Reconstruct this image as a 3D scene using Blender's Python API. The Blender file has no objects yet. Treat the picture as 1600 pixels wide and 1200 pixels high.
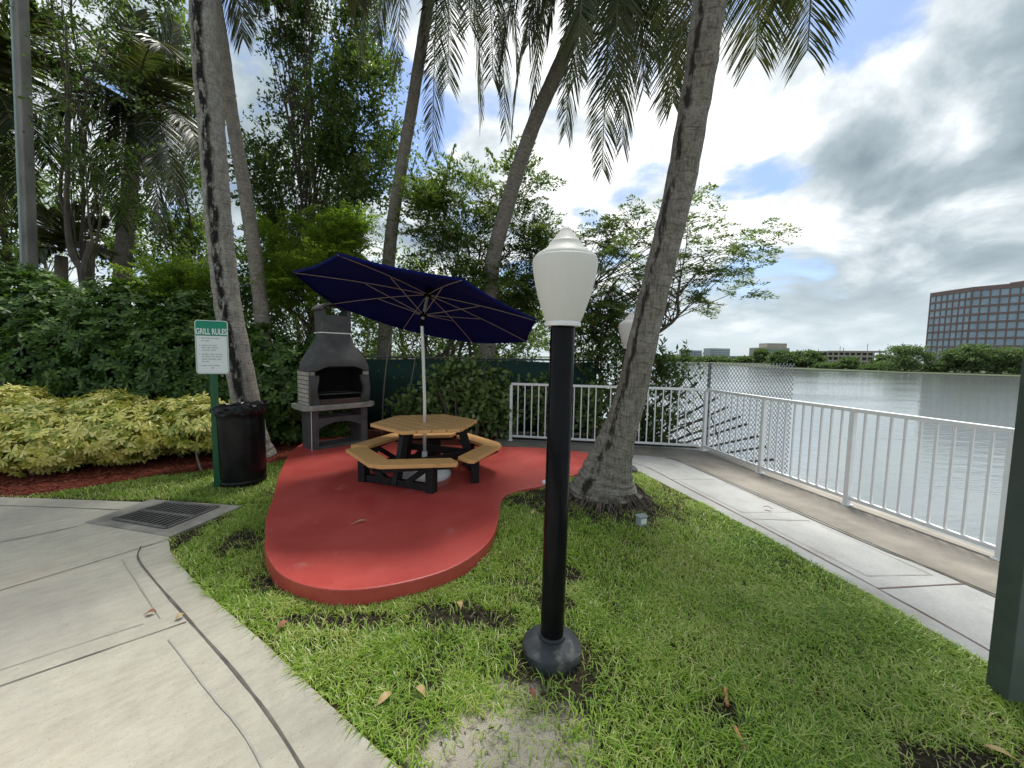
import bpy, bmesh, math, random
import numpy as np
from mathutils import Vector, Matrix, geometry
R = math.radians
PI = math.pi
C = bpy.context.scene.collection
S = bpy.context.scene
random.seed(4)
rng = np.random.default_rng(7)

# ------------------------------------------------------------------ camera
CAM_H, FPX, PITCH, ROLL = 1.6, 610.0, math.atan(45 / 610), R(1.0)
cam_d = bpy.data.cameras.new('camera')
cam_d.sensor_width = 36
cam_d.lens = FPX / 1600 * 36
cam_d.clip_start = 0.05
cam_d.clip_end = 5000
cam = bpy.data.objects.new('camera', cam_d)
C.objects.link(cam)
_c, _s, _ct, _st = math.cos(ROLL), math.sin(ROLL), math.cos(PITCH), math.sin(PITCH)
_up, _fw = Vector((0, _st, _ct)), Vector((0, _ct, -_st))
_X = Vector((1, 0, 0))
_r, _u = _X * _c + _up * _s, _up * _c - _X * _s
cam.matrix_world = Matrix(((_r.x, _u.x, -_fw.x, 0), (_r.y, _u.y, -_fw.y, 0), (_r.z, _u.z, -_fw.z, CAM_H), (0, 0, 0, 1)))
S.camera = cam

# ------------------------------------------------------------------ exposure, sun, sky
S.view_settings.view_transform = 'Standard'
S.view_settings.look = 'None'
S.view_settings.exposure = 0.78
S.view_settings.gamma = 1
SUN_EL, SUN_AZ = R(66), R(15)          # azimuth from +Y towards +X
sun_dir = Vector((math.sin(SUN_AZ) * math.cos(SUN_EL), math.cos(SUN_AZ) * math.cos(SUN_EL), math.sin(SUN_EL)))
sd = bpy.data.lights.new('sun', 'SUN')
sd.energy = 4.2
sd.angle = R(15)
sd.color = (1, 0.96, 0.9)
sun = bpy.data.objects.new('sun', sd)
C.objects.link(sun)
sun.rotation_euler = sun_dir.to_track_quat('Z', 'Y').to_euler()


class NT:
    """tiny shader-node helper"""
    def __init__(s, tree):
        s.t = tree

    def n(s, typ, props=None, **inp):
        x = s.t.nodes.new('ShaderNode' + typ)
        for k, v in (props or {}).items():
            setattr(x, k, v)
        for k, v in inp.items():
            s.put(x, k, v)
        return x

    def put(s, x, k, v):
        key = int(k[1:]) if k[0] == 'i' and k[1:].isdigit() else k.replace('_', ' ')
        sock = x.inputs[key]
        if hasattr(v, 'is_output') or isinstance(v, bpy.types.NodeSocket):
            s.t.links.new(v, sock)
        else:
            sock.default_value = v

    def m(s, op, a, b=0.0, c=0.0):
        x = s.n('Math', {'operation': op}, i0=a, i1=b, i2=c)
        return x.outputs[0]

    def vm(s, op, a, b=(0, 0, 0)):
        x = s.n('VectorMath', {'operation': op}, i0=a, i1=b)
        return x.outputs['Value'] if op in ('DOT_PRODUCT', 'LENGTH', 'DISTANCE') else x.outputs['Vector']

    def noise(s, vec, scale, detail=4, rough=0.55, dist=0.0):
        x = s.n('TexNoise', None, Vector=vec, Scale=scale, Detail=detail, Roughness=rough, Distortion=dist)
        return x.outputs['Fac']

    def ramp(s, f, stops):
        x = s.n('ValToRGB', None, Fac=f)
        e = x.color_ramp.elements
        while len(e) < len(stops):
            e.new(0.5)
        for el, (p, c) in zip(e, stops):
            el.position = p
            el.color = tuple(c) + (1,) if not isinstance(c, (int, float)) else (c, c, c, 1)
        return x.outputs['Color']

    def step(s, f, a, b, lo=0.0, hi=1.0):
        x = s.n('MapRange', {'interpolation_type': 'SMOOTHSTEP'}, Value=f, i1=a, i2=b, i3=lo, i4=hi)
        return x.outputs['Result']

    def mix(s, f, a, b, mode='MIX'):
        x = s.n('Mix', {'data_type': 'RGBA', 'blend_type': mode})
        s.put(x, 'i0', f)
        s.put(x, 'i6', a if not isinstance(a, tuple) else tuple(a[:3]) + (1,))
        s.put(x, 'i7', b if not isinstance(b, tuple) else tuple(b[:3]) + (1,))
        return x.outputs[2]


def pray(px, py):
    u, v = (px - 800) / FPX, (600 - py) / FPX
    return (_r * u + _u * v + _fw)


w = bpy.data.worlds.new('World')
S.world = w
w.use_nodes = True
w.node_tree.nodes.clear()
T = NT(w.node_tree)
sky = T.n('TexSky', {'sky_type': 'NISHITA', 'sun_disc': False, 'sun_elevation': SUN_EL, 'sun_rotation': SUN_AZ, 'dust_density': 1.5})
d = T.n('TexCoord').outputs['Generated']
sep = T.n('SeparateXYZ', None, Vector=d)
dz = T.m('MAXIMUM', sep.outputs['Z'], 0.0)
inv = T.m('DIVIDE', 1.0, T.m('ADD', dz, 0.34))
plane = T.n('CombineXYZ', None, X=T.m('MULTIPLY', sep.outputs['X'], inv), Y=T.m('MULTIPLY', sep.outputs['Y'], inv), Z=0.0).outputs[0]


def cloud_density(vec):
    a = T.noise(vec, 2.3, 10, 0.55, 0.35)
    b = T.noise(vec, 0.8, 2, 0.5)
    return T.m('ADD', T.m('MULTIPLY', a, 0.75), T.m('MULTIPLY', b, 0.35))


def blob(px, py, near, far):
    v = pray(px, py).normalized()
    return T.step(T.vm('DOT_PRODUCT', d, tuple(v)), math.cos(R(far)), math.cos(R(near)))


off = (sun_dir.x / (sun_dir.z + .34), sun_dir.y / (sun_dir.z + .34))
dens = cloud_density(plane)
dens_s = cloud_density(T.vm('ADD', plane, (0.10 * off[0] + 0.05, 0.16, 0)))
holes = T.m('ADD', T.m('ADD', blob(1185, 300, 1, 8), blob(1370, 30, 1, 7)), T.m('ADD', blob(600, 190, 1, 10), blob(830, 450, 1, 6)))
cover = T.m('SUBTRACT', T.m('ADD', dens, 0.06), T.m('MULTIPLY', holes, 0.18))
bank = blob(1560, 190, 4, 27)
cover = T.m('ADD', cover, T.m('MULTIPLY', bank, 0.12))
mask = T.step(cover, 0.50, 0.60)
glow = T.m('ADD', blob(1010, 110, 2, 30), T.m('MULTIPLY', blob(1130, 150, 1, 14), 0.4))
rim = T.m('SUBTRACT', dens, dens_s)
thick = T.step(cover, 0.54, 0.78)
lit = T.m('ADD', T.m('ADD', 0.60, T.m('MULTIPLY', rim, 3.4)), T.m('MULTIPLY', glow, 0.42))
lit = T.m('SUBTRACT', lit, T.m('MULTIPLY', thick, 0.22))
lit = T.m('SUBTRACT', lit, T.m('MULTIPLY', bank, 0.10))
ccol = T.ramp(lit, [(0.0, (0.19, 0.24, 0.275)), (0.38, (0.31, 0.37, 0.405)), (0.68, (0.53, 0.58, 0.61)), (1.0, (0.90, 0.91, 0.90))])
ccol = T.mix(1.0, ccol, (9, 9, 9), 'MULTIPLY')
skyc = T.mix(1.0, sky.outputs['Color'], (0.85, 0.95, 1.1), 'MULTIPLY')
col = T.mix(mask, skyc, ccol)
hz = T.step(dz, 0.0, 0.24, 0.80, 0.0)
col = T.mix(hz, col, (4.3, 4.95, 5.25))
bg = T.n('Background', None, Color=col, Strength=0.1)
out = T.n('OutputWorld', None, Surface=bg.outputs[0])

# ------------------------------------------------------------------ helpers: objects


def tag(o, label=None, cat=None, group=None, kind=None):
    if label:
        o['label'] = label
    if cat:
        o['category'] = cat
    if group:
        o['group'] = group
    if kind:
        o['kind'] = kind
    return o


def thing(name, label, cat, loc=(0, 0, 0), rotz=0.0, group=None):
    o = bpy.data.objects.new(name, None)
    o.empty_display_size = 0.1
    C.objects.link(o)
    o.location = loc
    o.rotation_euler = (0, 0, rotz)
    return tag(o, label, cat, group)


def link(name, me, parent=None, world=True):
    o = bpy.data.objects.new(name, me)
    C.objects.link(o)
    if parent is not None:
        o.parent = parent
        if world:
            off = Vector((0, 0, 0))
            p = parent
            while p is not None:
                off += p.location
                p = p.parent
            me.transform(Matrix.Translation(-off))
    return o


def npmesh(name, verts, loops, sizes, mat, smooth=False):
    me = bpy.data.meshes.new(name)
    verts = np.asarray(verts, dtype=np.float32)
    loops = np.asarray(loops, dtype=np.int32).ravel()
    sizes = np.asarray(sizes, dtype=np.int32).ravel()
    me.vertices.add(len(verts))
    me.vertices.foreach_set('co', verts.ravel())
    me.loops.add(len(loops))
    me.loops.foreach_set('vertex_index', loops)
    me.polygons.add(len(sizes))
    st = np.zeros(len(sizes), dtype=np.int32)
    st[1:] = np.cumsum(sizes)[:-1]
    me.polygons.foreach_set('loop_start', st)
    me.polygons.foreach_set('loop_total', sizes)
    me.update(calc_edges=True)
    if smooth:
        me.polygons.foreach_set('use_smooth', np.ones(len(sizes), dtype=bool))
    me.materials.append(mat)
    return me


class MB:
    """collects simple shapes into one mesh"""
    def __init__(s):
        s.v, s.f, s.sm, s.uv = [], [], [], {}

    def add(s, verts, faces, smooth=False, M=None):
        b = len(s.v)
        s.v += [tuple(M @ Vector(p)) if M else tuple(p) for p in verts]
        s.f += [tuple(b + i for i in f) for f in faces]
        s.sm += [smooth] * len(faces)

    def box(s, c, size, rot=None, M=None):
        x, y, z = (q / 2 for q in size)
        vs = [Vector((a * x, b * y, e * z)) for a in (-1, 1) for b in (-1, 1) for e in (-1, 1)]
        if rot is not None:
            vs = [rot @ p for p in vs]
        vs = [p + Vector(c) for p in vs]
        s.add(vs, [(0, 1, 3, 2), (4, 6, 7, 5), (0, 4, 5, 1), (2, 3, 7, 6), (0, 2, 6, 4), (1, 5, 7, 3)], M=M)

    def beam(s, a, b, wd, ht, up=(0, 0, 1), M=None):
        a, b = Vector(a), Vector(b)
        t = (b - a).normalized()
        u = Vector(up)
        if abs(t.dot(u)) > 0.98:
            u = Vector((0, 1, 0))
        sd_ = t.cross(u).normalized()
        u = sd_.cross(t).normalized()
        rot = Matrix((sd_, t, u)).transposed()
        s.box((a + b) / 2, (wd, (b - a).length, ht), rot, M)

    def prism(s, poly, z0, z1, M=None, top_only=False):
        n = len(poly)
        tris = geometry.tessellate_polygon([[Vector((p[0], p[1], 0)) for p in poly]])
        area = sum(poly[i][0] * poly[(i + 1) % n][1] - poly[(i + 1) % n][0] * poly[i][1] for i in range(n))
        vs = [(p[0], p[1], z0) for p in poly] + [(p[0], p[1], z1) for p in poly]
        fs = []
        for t in tris:
            a, b, c = (poly[i] for i in t)
            ccw = (b[0] - a[0]) * (c[1] - a[1]) - (b[1] - a[1]) * (c[0] - a[0]) > 0
            t = tuple(t) if ccw else tuple(reversed(t))
            fs.append(tuple(i + n for i in t))
            if not top_only:
                fs.append(tuple(reversed(t)))
        for i in range(n):
            j = (i + 1) % n
            fs.append((i, j, n + j, n + i) if area > 0 else (j, i, n + i, n + j))
        s.add(vs, fs, M=M)

    def tube(s, pts, rad, sides=8, cap=True, M=None, uv=False, twist=None):
        pts = [Vector(p) for p in pts]
        n = len(pts)
        if not hasattr(rad, '__len__'):
            rad = [rad] * n
        t0 = (pts[1] - pts[0]).normalized()
        ref = Vector((1, 0, 0)) if abs(t0.x) < 0.8 else Vector((0, 1, 0))
        ref = (ref - t0 * ref.dot(t0)).normalized()
        vs, fs = [], []
        base = len(s.f)
        ln = 0
        lens = []
        for i, p in enumerate(pts):
            t = (pts[min(i + 1, n - 1)] - pts[max(i - 1, 0)]).normalized()
            ref = (ref - t * ref.dot(t)).normalized()
            bi = t.cross(ref)
            if i:
                ln += (p - pts[i - 1]).length
            lens.append(ln)
            for k in range(sides):
                a = 2 * PI * k / sides
                rr = rad[i] * (twist(i, k) if twist else 1)
                vs.append(p + (ref * math.cos(a) + bi * math.sin(a)) * rr)
        for i in range(n - 1):
            for k in range(sides):
                k2 = (k + 1) % sides
                fs.append((i * sides + k, i * sides + k2, (i + 1) * sides + k2, (i + 1) * sides + k))
                if uv:
                    s.uv[base + len(fs) - 1] = [(k / sides, lens[i]), ((k + 1) / sides, lens[i]), ((k + 1) / sides, lens[i + 1]), (k / sides, lens[i + 1])]
        if cap:
            fs.append(tuple(range(sides - 1, -1, -1)))
            fs.append(tuple((n - 1) * sides + k for k in range(sides)))
        s.add(vs, fs, True, M)

    def lathe(s, prof, seg=32, c=(0, 0, 0), M=None, wob=None, smooth=True):
        vs, fs = [], []
        n = len(prof)
        for i, (r, z) in enumerate(prof):
            for k in range(seg):
                a = 2 * PI * k / seg
                rr = max(r, 1e-4) * (wob(i, k) if wob else 1)
                vs.append((c[0] + rr * math.cos(a), c[1] + rr * math.sin(a), c[2] + z))
        for i in range(n - 1):
            for k in range(seg):
                k2 = (k + 1) % seg
                fs.append((i * seg + k, i * seg + k2, (i + 1) * seg + k2, (i + 1) * seg + k))
        fs.append(tuple(range(seg - 1, -1, -1)))
        fs.append(tuple((n - 1) * seg + k for k in range(seg)))
        s.add(vs, fs, smooth, M)

    def mesh(s, name, mat, bevel=0.0, sharp=40):
        me = bpy.data.meshes.new(name)
        me.from_pydata(s.v, [], s.f)
        me.polygons.foreach_set('use_smooth', s.sm)
        if s.uv:
            ul = me.uv_layers.new(name='UVMap')
            for fi, co in s.uv.items():
                for li, q in zip(me.polygons[fi].loop_indices, co):
                    ul.data[li].uv = q
        me.materials.append(mat)
        if bevel:
            bm = bmesh.new()
            bm.from_mesh(me)
            es = [e for e in bm.edges if len(e.link_faces) == 2 and e.calc_face_angle(0) > 0.6]
            bmesh.ops.bevel(bm, geom=es, offset=bevel, segments=2, affect='EDGES', profile=0.6)
            bm.to_mesh(me)
            bm.free()
        if any(s.sm):
            me.set_sharp_from_angle(angle=R(sharp))
        return me

    def build(s, name, mat, parent=None, bevel=0.0, world=True, sharp=40):
        return link(name, s.mesh(name, mat, bevel, sharp), parent, world)


# ------------------------------------------------------------------ helpers: materials


def newmat(name):
    m = bpy.data.materials.new(name)
    m.use_nodes = True
    t = NT(m.node_tree)
    p = m.node_tree.nodes['Principled BSDF']
    return m, t, p


def bump(t, p, h, strength=0.3, dist=0.01):
    b = t.n('Bump', None, Strength=strength, Distance=dist, Height=h)
    t.put(p, 'Normal', b.outputs[0])


def pm(name, c1, c2, scale=4, rough=0.7, bscale=60, bstr=0.2, bdist=0.004, spec=0.4, metal=0.0, stretch=(1, 1, 1), c3=None, s3=1.2, a3=(0.55, 0.7), rvar=0.12, fine=0.0):
    m, t, p = newmat(name)
    o = t.n('TexCoord').outputs['Object']
    v = t.vm('MULTIPLY', o, stretch)
    n1 = t.noise(v, scale, 6, 0.6)
    col = t.ramp(n1, [(0.3, c1), (0.7, c2)])
    if c3:
        n3 = t.noise(v, s3, 5, 0.65)
        col = t.mix(t.step(n3, *a3), col, c3)
    if fine:
        nf = t.noise(v, bscale * 1.3, 3, 0.6)
        g = t.m('ADD', 1.0 - fine, t.m('MULTIPLY', nf, 2 * fine))
        gc = t.n('CombineColor', None, Red=g, Green=g, Blue=g).outputs[0]
        col = t.mix(1.0, col, gc, 'MULTIPLY')
    t.put(p, 'Base_Color', col)
    t.put(p, 'Roughness', t.m('ADD', rough - rvar / 2, t.m('MULTIPLY', n1, rvar)))
    t.put(p, 'Specular_IOR_Level', spec)
    t.put(p, 'Metallic', metal)
    if bstr:
        bump(t, p, t.noise(v, bscale, 5, 0.6), bstr, bdist)
    return m


def leafmat(name, cols, trans=0.35, rough=0.45, spec=0.35, tint=(1.1, 1.2, 0.6)):
    """leaf colours spread per leaf; light passes through the blade"""
    m, t, p = newmat(name)
    r = t.n('NewGeometry').outputs['Random Per Island']
    o = t.n('TexCoord').outputs['Object']
    nz = t.noise(o, 1.1, 3)
    f = t.m('ADD', t.m('MULTIPLY', r, 0.7), t.m('MULTIPLY', t.m('SUBTRACT', nz, 0.35), 0.9))
    k = len(cols)
    col = t.ramp(f, [((i + 0.2) / k, c) for i, c in enumerate(cols)])
    t.put(p, 'Base_Color', col)
    t.put(p, 'Roughness', rough)
    t.put(p, 'Specular_IOR_Level', spec)
    tr = t.n('BsdfTranslucent', None, Color=t.mix(1.0, col, tint, 'MULTIPLY'))
    mx = t.n('MixShader', None, i0=trans, i1=p.outputs[0], i2=tr.outputs[0])
    t.t.links.new(mx.outputs[0], t.t.nodes['Material Output'].inputs[0])
    return m


def trunkmat(name, c1, c2, ring=11.0, dark=(0.02, 0.02, 0.018), dk=(0.52, 0.62), pale=None, streak=None, fissure=0.35):
    m, t, p = newmat(name)
    tc = t.n('TexCoord')
    o = tc.outputs['Object']
    uv = t.n('SeparateXYZ', None, Vector=tc.outputs['UV'])
    n1 = t.noise(o, 7, 6, 0.65)
    n2 = t.noise(t.vm('MULTIPLY', o, (8, 8, 0.7)), 2.2, 6, 0.72)
    n4 = t.noise(t.vm('MULTIPLY', o, (5, 5, 22)), 3, 5, 0.65)
    vv = t.m('ADD', t.m('MULTIPLY', uv.outputs['Y'], ring), t.m('MULTIPLY', t.noise(o, 3.0, 4), 1.5))
    saw = t.m('FRACT', vv)
    line = t.step(t.m('ABSOLUTE', t.m('SUBTRACT', saw, 0.5)), 0.40, 0.5)
    col = t.ramp(t.m('ADD', t.m('MULTIPLY', n1, 0.45), t.m('MULTIPLY', n4, 0.55)), [(0.36, c1), (0.62, c2)])
    col = t.mix(t.m('MULTIPLY', t.m('MULTIPLY', line, t.step(t.noise(o, 8, 4), .38, .6)), 0.6), col, (c1[0] * .45, c1[1] * .45, c1[2] * .45))
    fis = t.noise(t.vm('MULTIPLY', o, (1, 1, .16)), 52, 4, .65)
    fm = t.m('MULTIPLY', t.step(fis, .50, .40), fissure)
    col = t.mix(fm, col, (c1[0] * .4, c1[1] * .4, c1[2] * .4))
    if pale:
        col = t.mix(t.step(t.noise(o, 3.1, 5, 0.7), 0.55, 0.66), col, pale)
    col = t.mix(t.step(n2, *dk), col, dark)
    if streak:     # a long black weather streak down one flank
        du = t.m('ABSOLUTE', t.m('SUBTRACT', t.m('ADD', uv.outputs['X'], t.m('MULTIPLY', t.m('SUBTRACT', t.noise(t.vm('MULTIPLY', o, (1, 1, .6)), 3, 4, .7), .5), .22)), streak[0]))
        ms_ = t.m('MULTIPLY', t.step(du, streak[1] * .35, streak[1], 1, 0), t.step(t.noise(t.vm('MULTIPLY', o, (6, 6, 2.2)), 2.2, 5, .7), .40, .52))
        col = t.mix(ms_, col, dark)
    t.put(p, 'Base_Color', col)
    t.put(p, 'Roughness', 0.85)
    t.put(p, 'Specular_IOR_Level', 0.2)
    h = t.m('ADD', t.m('ADD', t.m('MULTIPLY', saw, 0.35), t.m('MULTIPLY', fis, fissure * 1.6)), t.m('ADD', t.m('MULTIPLY', n4, 0.7), t.m('MULTIPLY', t.noise(t.vm('MULTIPLY', o, (30, 30, 8)), 3, 4), 0.6)))
    bump(t, p, h, 1.0, 0.03)
    return m


# ------------------------------------------------------------------ helper: pixel of the survey photo at a known distance -> a point in metres


def at(px, py, Y):
    dd = pray(px, py)
    k = Y / dd.y
    return Vector((dd.x * k, Y, CAM_H + dd.z * k))


# ------------------------------------------------------------------ materials
M = {}
m, t, p = newmat('stamped_concrete')
o = t.n('TexCoord').outputs['Object']
mp = t.n('Mapping', None, Vector=o, Rotation=(0, 0, R(-50)))
v_ = t.vm('MULTIPLY', mp.outputs[0], (1, 2.1, 1))
n1, n2, n3 = t.noise(v_, 1.1, 6, 0.62), t.noise(v_, 9, 5, 0.65), t.noise(v_, 58, 4, 0.6)
col = t.ramp(t.m('ADD', t.m('MULTIPLY', n1, 0.55), t.m('MULTIPLY', n2, 0.45)), [(0.30, (0.28, 0.262, 0.21)), (0.48, (0.375, 0.355, 0.29)), (0.68, (0.48, 0.457, 0.375))])
col = t.mix(t.m('MULTIPLY', t.step(t.noise(o, 0.8, 4, .6), .46, .70), .45), col, (0.27, 0.255, 0.235))
col = t.mix(t.m('MULTIPLY', t.step(t.noise(o, 1.3, 4, .6), .56, .74), .35), col, (0.42, 0.34, 0.24))
pits = t.step(n3, .39, .33)
col = t.mix(t.m('MULTIPLY', pits, .5), col, (0.13, 0.12, 0.10))
t.put(p, 'Base_Color', col)
t.put(p, 'Roughness', t.m('ADD', .62, t.m('MULTIPLY', n2, .25)))
t.put(p, 'Specular_IOR_Level', .35)
bump(t, p, t.m('ADD', t.m('MULTIPLY', n2, .6), t.m('ADD', n3, t.m('MULTIPLY', t.noise(o, 160, 3), .3))), 0.55, 0.008)
M['concrete'] = m
M['path'] = pm('pale_concrete', (0.27, 0.275, 0.265), (0.38, 0.385, 0.37), 1.9, 0.6, 40, 0.2, 0.003, c3=(0.27, 0.25, 0.23), s3=2.2, a3=(0.53, 0.74), fine=0.22)
M['strip'] = pm('aggregate_concrete', (0.15, 0.138, 0.115), (0.25, 0.23, 0.195), 2.6, 0.75, 90, 0.4, 0.004, c3=(0.12, 0.11, 0.09), s3=1.1, a3=(0.5, 0.75), fine=0.25)
M['joint'] = pm('dark_joint', (0.05, 0.045, 0.04), (0.15, 0.135, 0.115), 6, 0.9, 40, 0.2)
M['rustjoint'] = pm('rust_joint', (0.12, 0.08, 0.07), (0.22, 0.15, 0.13), 6, 0.9, 40, 0.2)
M['scored'] = pm('scored_line', (0.26, 0.25, 0.22), (0.36, 0.345, 0.30), 6, 0.9, 40, 0.2)
M['redpad'] = pm('red_floor_paint', (0.43, 0.056, 0.047), (0.53, 0.086, 0.070), 2.4, 0.36, 45, 0.22, 0.004, spec=0.5, c3=(0.52, 0.15, 0.125), s3=3.1, a3=(0.60, 0.74), rvar=0.3, fine=0.10)
M['mulchbase'] = pm('red_mulch', (0.09, 0.022, 0.014), (0.22, 0.055, 0.035), 22, 0.95, 60, 0.9, 0.02, spec=0.1)
M['white'] = pm('white_metal_paint', (0.82, 0.82, 0.81), (0.88, 0.88, 0.87), 8, 0.4, 80, 0.03, 0.002, c3=(0.55, 0.52, 0.46), s3=4, a3=(0.68, 0.8))
M['black'] = pm('black_gloss_paint', (0.006, 0.006, 0.007), (0.011, 0.011, 0.012), 6, 0.16, 25, 0.03, 0.002, spec=0.10)
M['blackwood'] = pm('black_recycled_lumber', (0.010, 0.010, 0.011), (0.022, 0.021, 0.021), 8, 0.5, 60, 0.2, 0.003, stretch=(4, 4, 1), spec=0.2)
M['footing'] = pm('dark_footing', (0.025, 0.028, 0.032), (0.06, 0.065, 0.07), 6, 0.5, 45, 0.35, 0.006, c3=(0.15, 0.145, 0.13), s3=9, a3=(0.52, 0.68), fine=0.3)
M['wood'] = pm('tan_lumber', (0.66, 0.36, 0.13), (0.77, 0.45, 0.18), 6, 0.5, 40, 0.12, 0.002, stretch=(1, 5, 5), c3=(0.38, 0.17, 0.05), s3=9, a3=(0.62, 0.75))
M['navy'] = pm('navy_canvas', (0.002, 0.005, 0.075), (0.004, 0.008, 0.11), 5, 0.85, 300, 0.2, 0.001, spec=0.15)
M['rib'] = pm('beige_rib', (0.30, 0.25, 0.20), (0.38, 0.32, 0.27), 5, 0.5, 60, 0.05)
M['polemetal'] = pm('silver_pole', (0.62, 0.60, 0.56), (0.72, 0.70, 0.66), 5, 0.3, 60, 0.03, metal=0.6)
M['standwhite'] = pm('white_stand_paint', (0.70, 0.72, 0.71), (0.80, 0.81, 0.80), 6, 0.55, 40, 0.25, 0.004, c3=(0.33, 0.33, 0.30), s3=4, a3=(0.6, 0.75))
M['grey'] = pm('charcoal_render', (0.06, 0.06, 0.06), (0.11, 0.109, 0.107), 5, 0.85, 110, 0.4, 0.004, c3=(0.16, 0.157, 0.15), s3=3, a3=(0.6, 0.75), fine=0.2)
M['slab'] = pm('granular_slab', (0.22, 0.215, 0.19), (0.36, 0.35, 0.31), 9, 0.85, 90, 0.6, 0.006, fine=0.35)
M['soot'] = pm('soot', (0.004, 0.004, 0.004), (0.012, 0.011, 0.010), 6, 0.95, 50, 0.3)
M['fireclay'] = pm('sooty_fire_brick', (0.06, 0.035, 0.028), (0.12, 0.075, 0.06), 8, 0.9, 50, 0.4)
M['signgreen'] = pm('sign_green', (0.0, 0.21, 0.12), (0.0, 0.24, 0.14), 6, 0.35, 40, 0.0)
M['signwhite'] = pm('sign_white', (0.70, 0.76, 0.74), (0.76, 0.81, 0.79), 6, 0.35, 40, 0.0)
M['signgrey'] = pm('sign_small_print', (0.28, 0.36, 0.34), (0.33, 0.40, 0.38), 6, 0.5, 40, 0.0)
M['postgreen'] = pm('green_channel_post', (0.008, 0.07, 0.025), (0.014, 0.10, 0.04), 6, 0.4, 40, 0.05)
M['bin'] = pm('black_bin_enamel', (0.005, 0.005, 0.006), (0.012, 0.012, 0.012), 5, 0.2, 16, 0.08, 0.006, spec=0.2, c3=(0.03, 0.03, 0.03), s3=9, a3=(0.68, 0.8))
M['bag'] = pm('black_bin_liner', (0.004, 0.004, 0.005), (0.009, 0.009, 0.010), 6, 0.3, 30, 0.4, 0.01, spec=0.3)
M['iron'] = pm('cast_iron', (0.07, 0.068, 0.062), (0.13, 0.125, 0.115), 8, 0.75, 70, 0.4, 0.003)
M['pit'] = pm('black_pit_shade', (0.002, 0.002, 0.002), (0.005, 0.005, 0.005), 3, 1.0, 10, 0)
M['oldconcrete'] = pm('stained_concrete', (0.12, 0.115, 0.10), (0.30, 0.285, 0.25), 3.5, 0.9, 50, 0.4, 0.005, fine=0.2)
M['darkpost'] = pm('dark_green_post', (0.07, 0.09, 0.08), (0.10, 0.125, 0.11), 7, 0.5, 60, 0.15, 0.002, c3=(0.05, 0.06, 0.055), s3=7, a3=(0.66, 0.8))
M['polegrey'] = pm('cast_concrete_pole', (0.17, 0.165, 0.15), (0.27, 0.26, 0.24), 2.5, 0.9, 40, 0.25, 0.004, stretch=(1, 1, .4), c3=(0.11, 0.105, 0.095), s3=1.2, a3=(0.5, 0.7), fine=0.15)
M['bark'] = pm('dark_bark', (0.05, 0.04, 0.03), (0.13, 0.11, 0.085), 9, 0.9, 30, 0.6, 0.01, stretch=(1, 1, .4))
M['palestem'] = pm('pale_stem', (0.16, 0.14, 0.11), (0.28, 0.25, 0.20), 9, 0.9, 30, 0.4, 0.006, stretch=(1, 1, .3))
M['palmA'] = trunkmat('palm_bark_streaked', (0.24, 0.225, 0.195), (0.50, 0.475, 0.42), 13, dk=(0.63, 0.70), pale=(0.46, 0.44, 0.38), streak=(0.79, 0.085))
M['palmB'] = trunkmat('palm_bark_brown', (0.20, 0.175, 0.145), (0.38, 0.34, 0.285), 13, dk=(0.62, 0.75))
M['palmD'] = trunkmat('palm_bark_grey', (0.19, 0.17, 0.14), (0.40, 0.365, 0.31), 9, dark=(0.05, 0.044, 0.036), dk=(0.60, 0.74), pale=(0.38, 0.36, 0.32), streak=(0.61, 0.04), fissure=0.5)
M['root'] = pm('root_fibre', (0.06, 0.045, 0.035), (0.15, 0.12, 0.095), 20, 0.95, 60, 0.5, 0.01)
M['screen'] = pm('green_privacy_screen', (0.005, 0.026, 0.020), (0.010, 0.045, 0.035), 3, 0.8, 200, 0.3, 0.003)
M['rail'] = M['white']
M['galv'] = pm('galvanised_wire', (0.20, 0.205, 0.21), (0.30, 0.305, 0.31), 12, 0.5, 60, 0.0)
M['rust'] = pm('dark_spike_bar', (0.02, 0.02, 0.02), (0.05, 0.045, 0.04), 12, 0.7, 60, 0.3)
M['seawall'] = pm('seawall_concrete', (0.18, 0.17, 0.15), (0.30, 0.285, 0.25), 2, 0.9, 40, 0.4)
M['thatch'] = pm('thatch', (0.06, 0.055, 0.03), (0.11, 0.10, 0.05), 20, 0.95, 90, 0.6, 0.01)

# lawn soil: dark earth, thatch, and the sandy bare patch in front of the lamp post
m, t, p = newmat('lawn_soil')
o = t.n('TexCoord').outputs['Object']
n1 = t.noise(o, 9, 6, 0.7)
col = t.ramp(n1, [(0.30, (0.014, 0.011, 0.009)), (0.5, (0.04, 0.034, 0.022)), (0.72, (0.09, 0.085, 0.04))])
sp = t.noise(o, 230, 4, 0.75)
sand = t.ramp(sp, [(0.30, (0.24, 0.205, 0.16)), (0.5, (0.50, 0.45, 0.37)), (0.68, (0.70, 0.65, 0.55))])
dsand = t.vm('DISTANCE', t.vm('MULTIPLY', o, (1, 1, 0)), (-0.02, 1.46, 0))
smask = t.step(t.m('ADD', dsand, t.m('MULTIPLY', t.noise(o, 5, 5, 0.65), 0.6)), 0.52, 0.72, 1, 0)
smask = t.m('MULTIPLY', smask, t.step(t.noise(o, 6.5, 5, .7), (.30), .48, .2, 1.0))
col = t.mix(smask, col, sand)
t.put(p, 'Base_Color', col)
t.put(p, 'Roughness', 0.95)
t.put(p, 'Specular_IOR_Level', 0.15)
bump(t, p, t.m('ADD', t.noise(o, 30, 5, 0.7), t.m('MULTIPLY', sp, 0.3)), 0.9, 0.025)
M['soil'] = m

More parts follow.
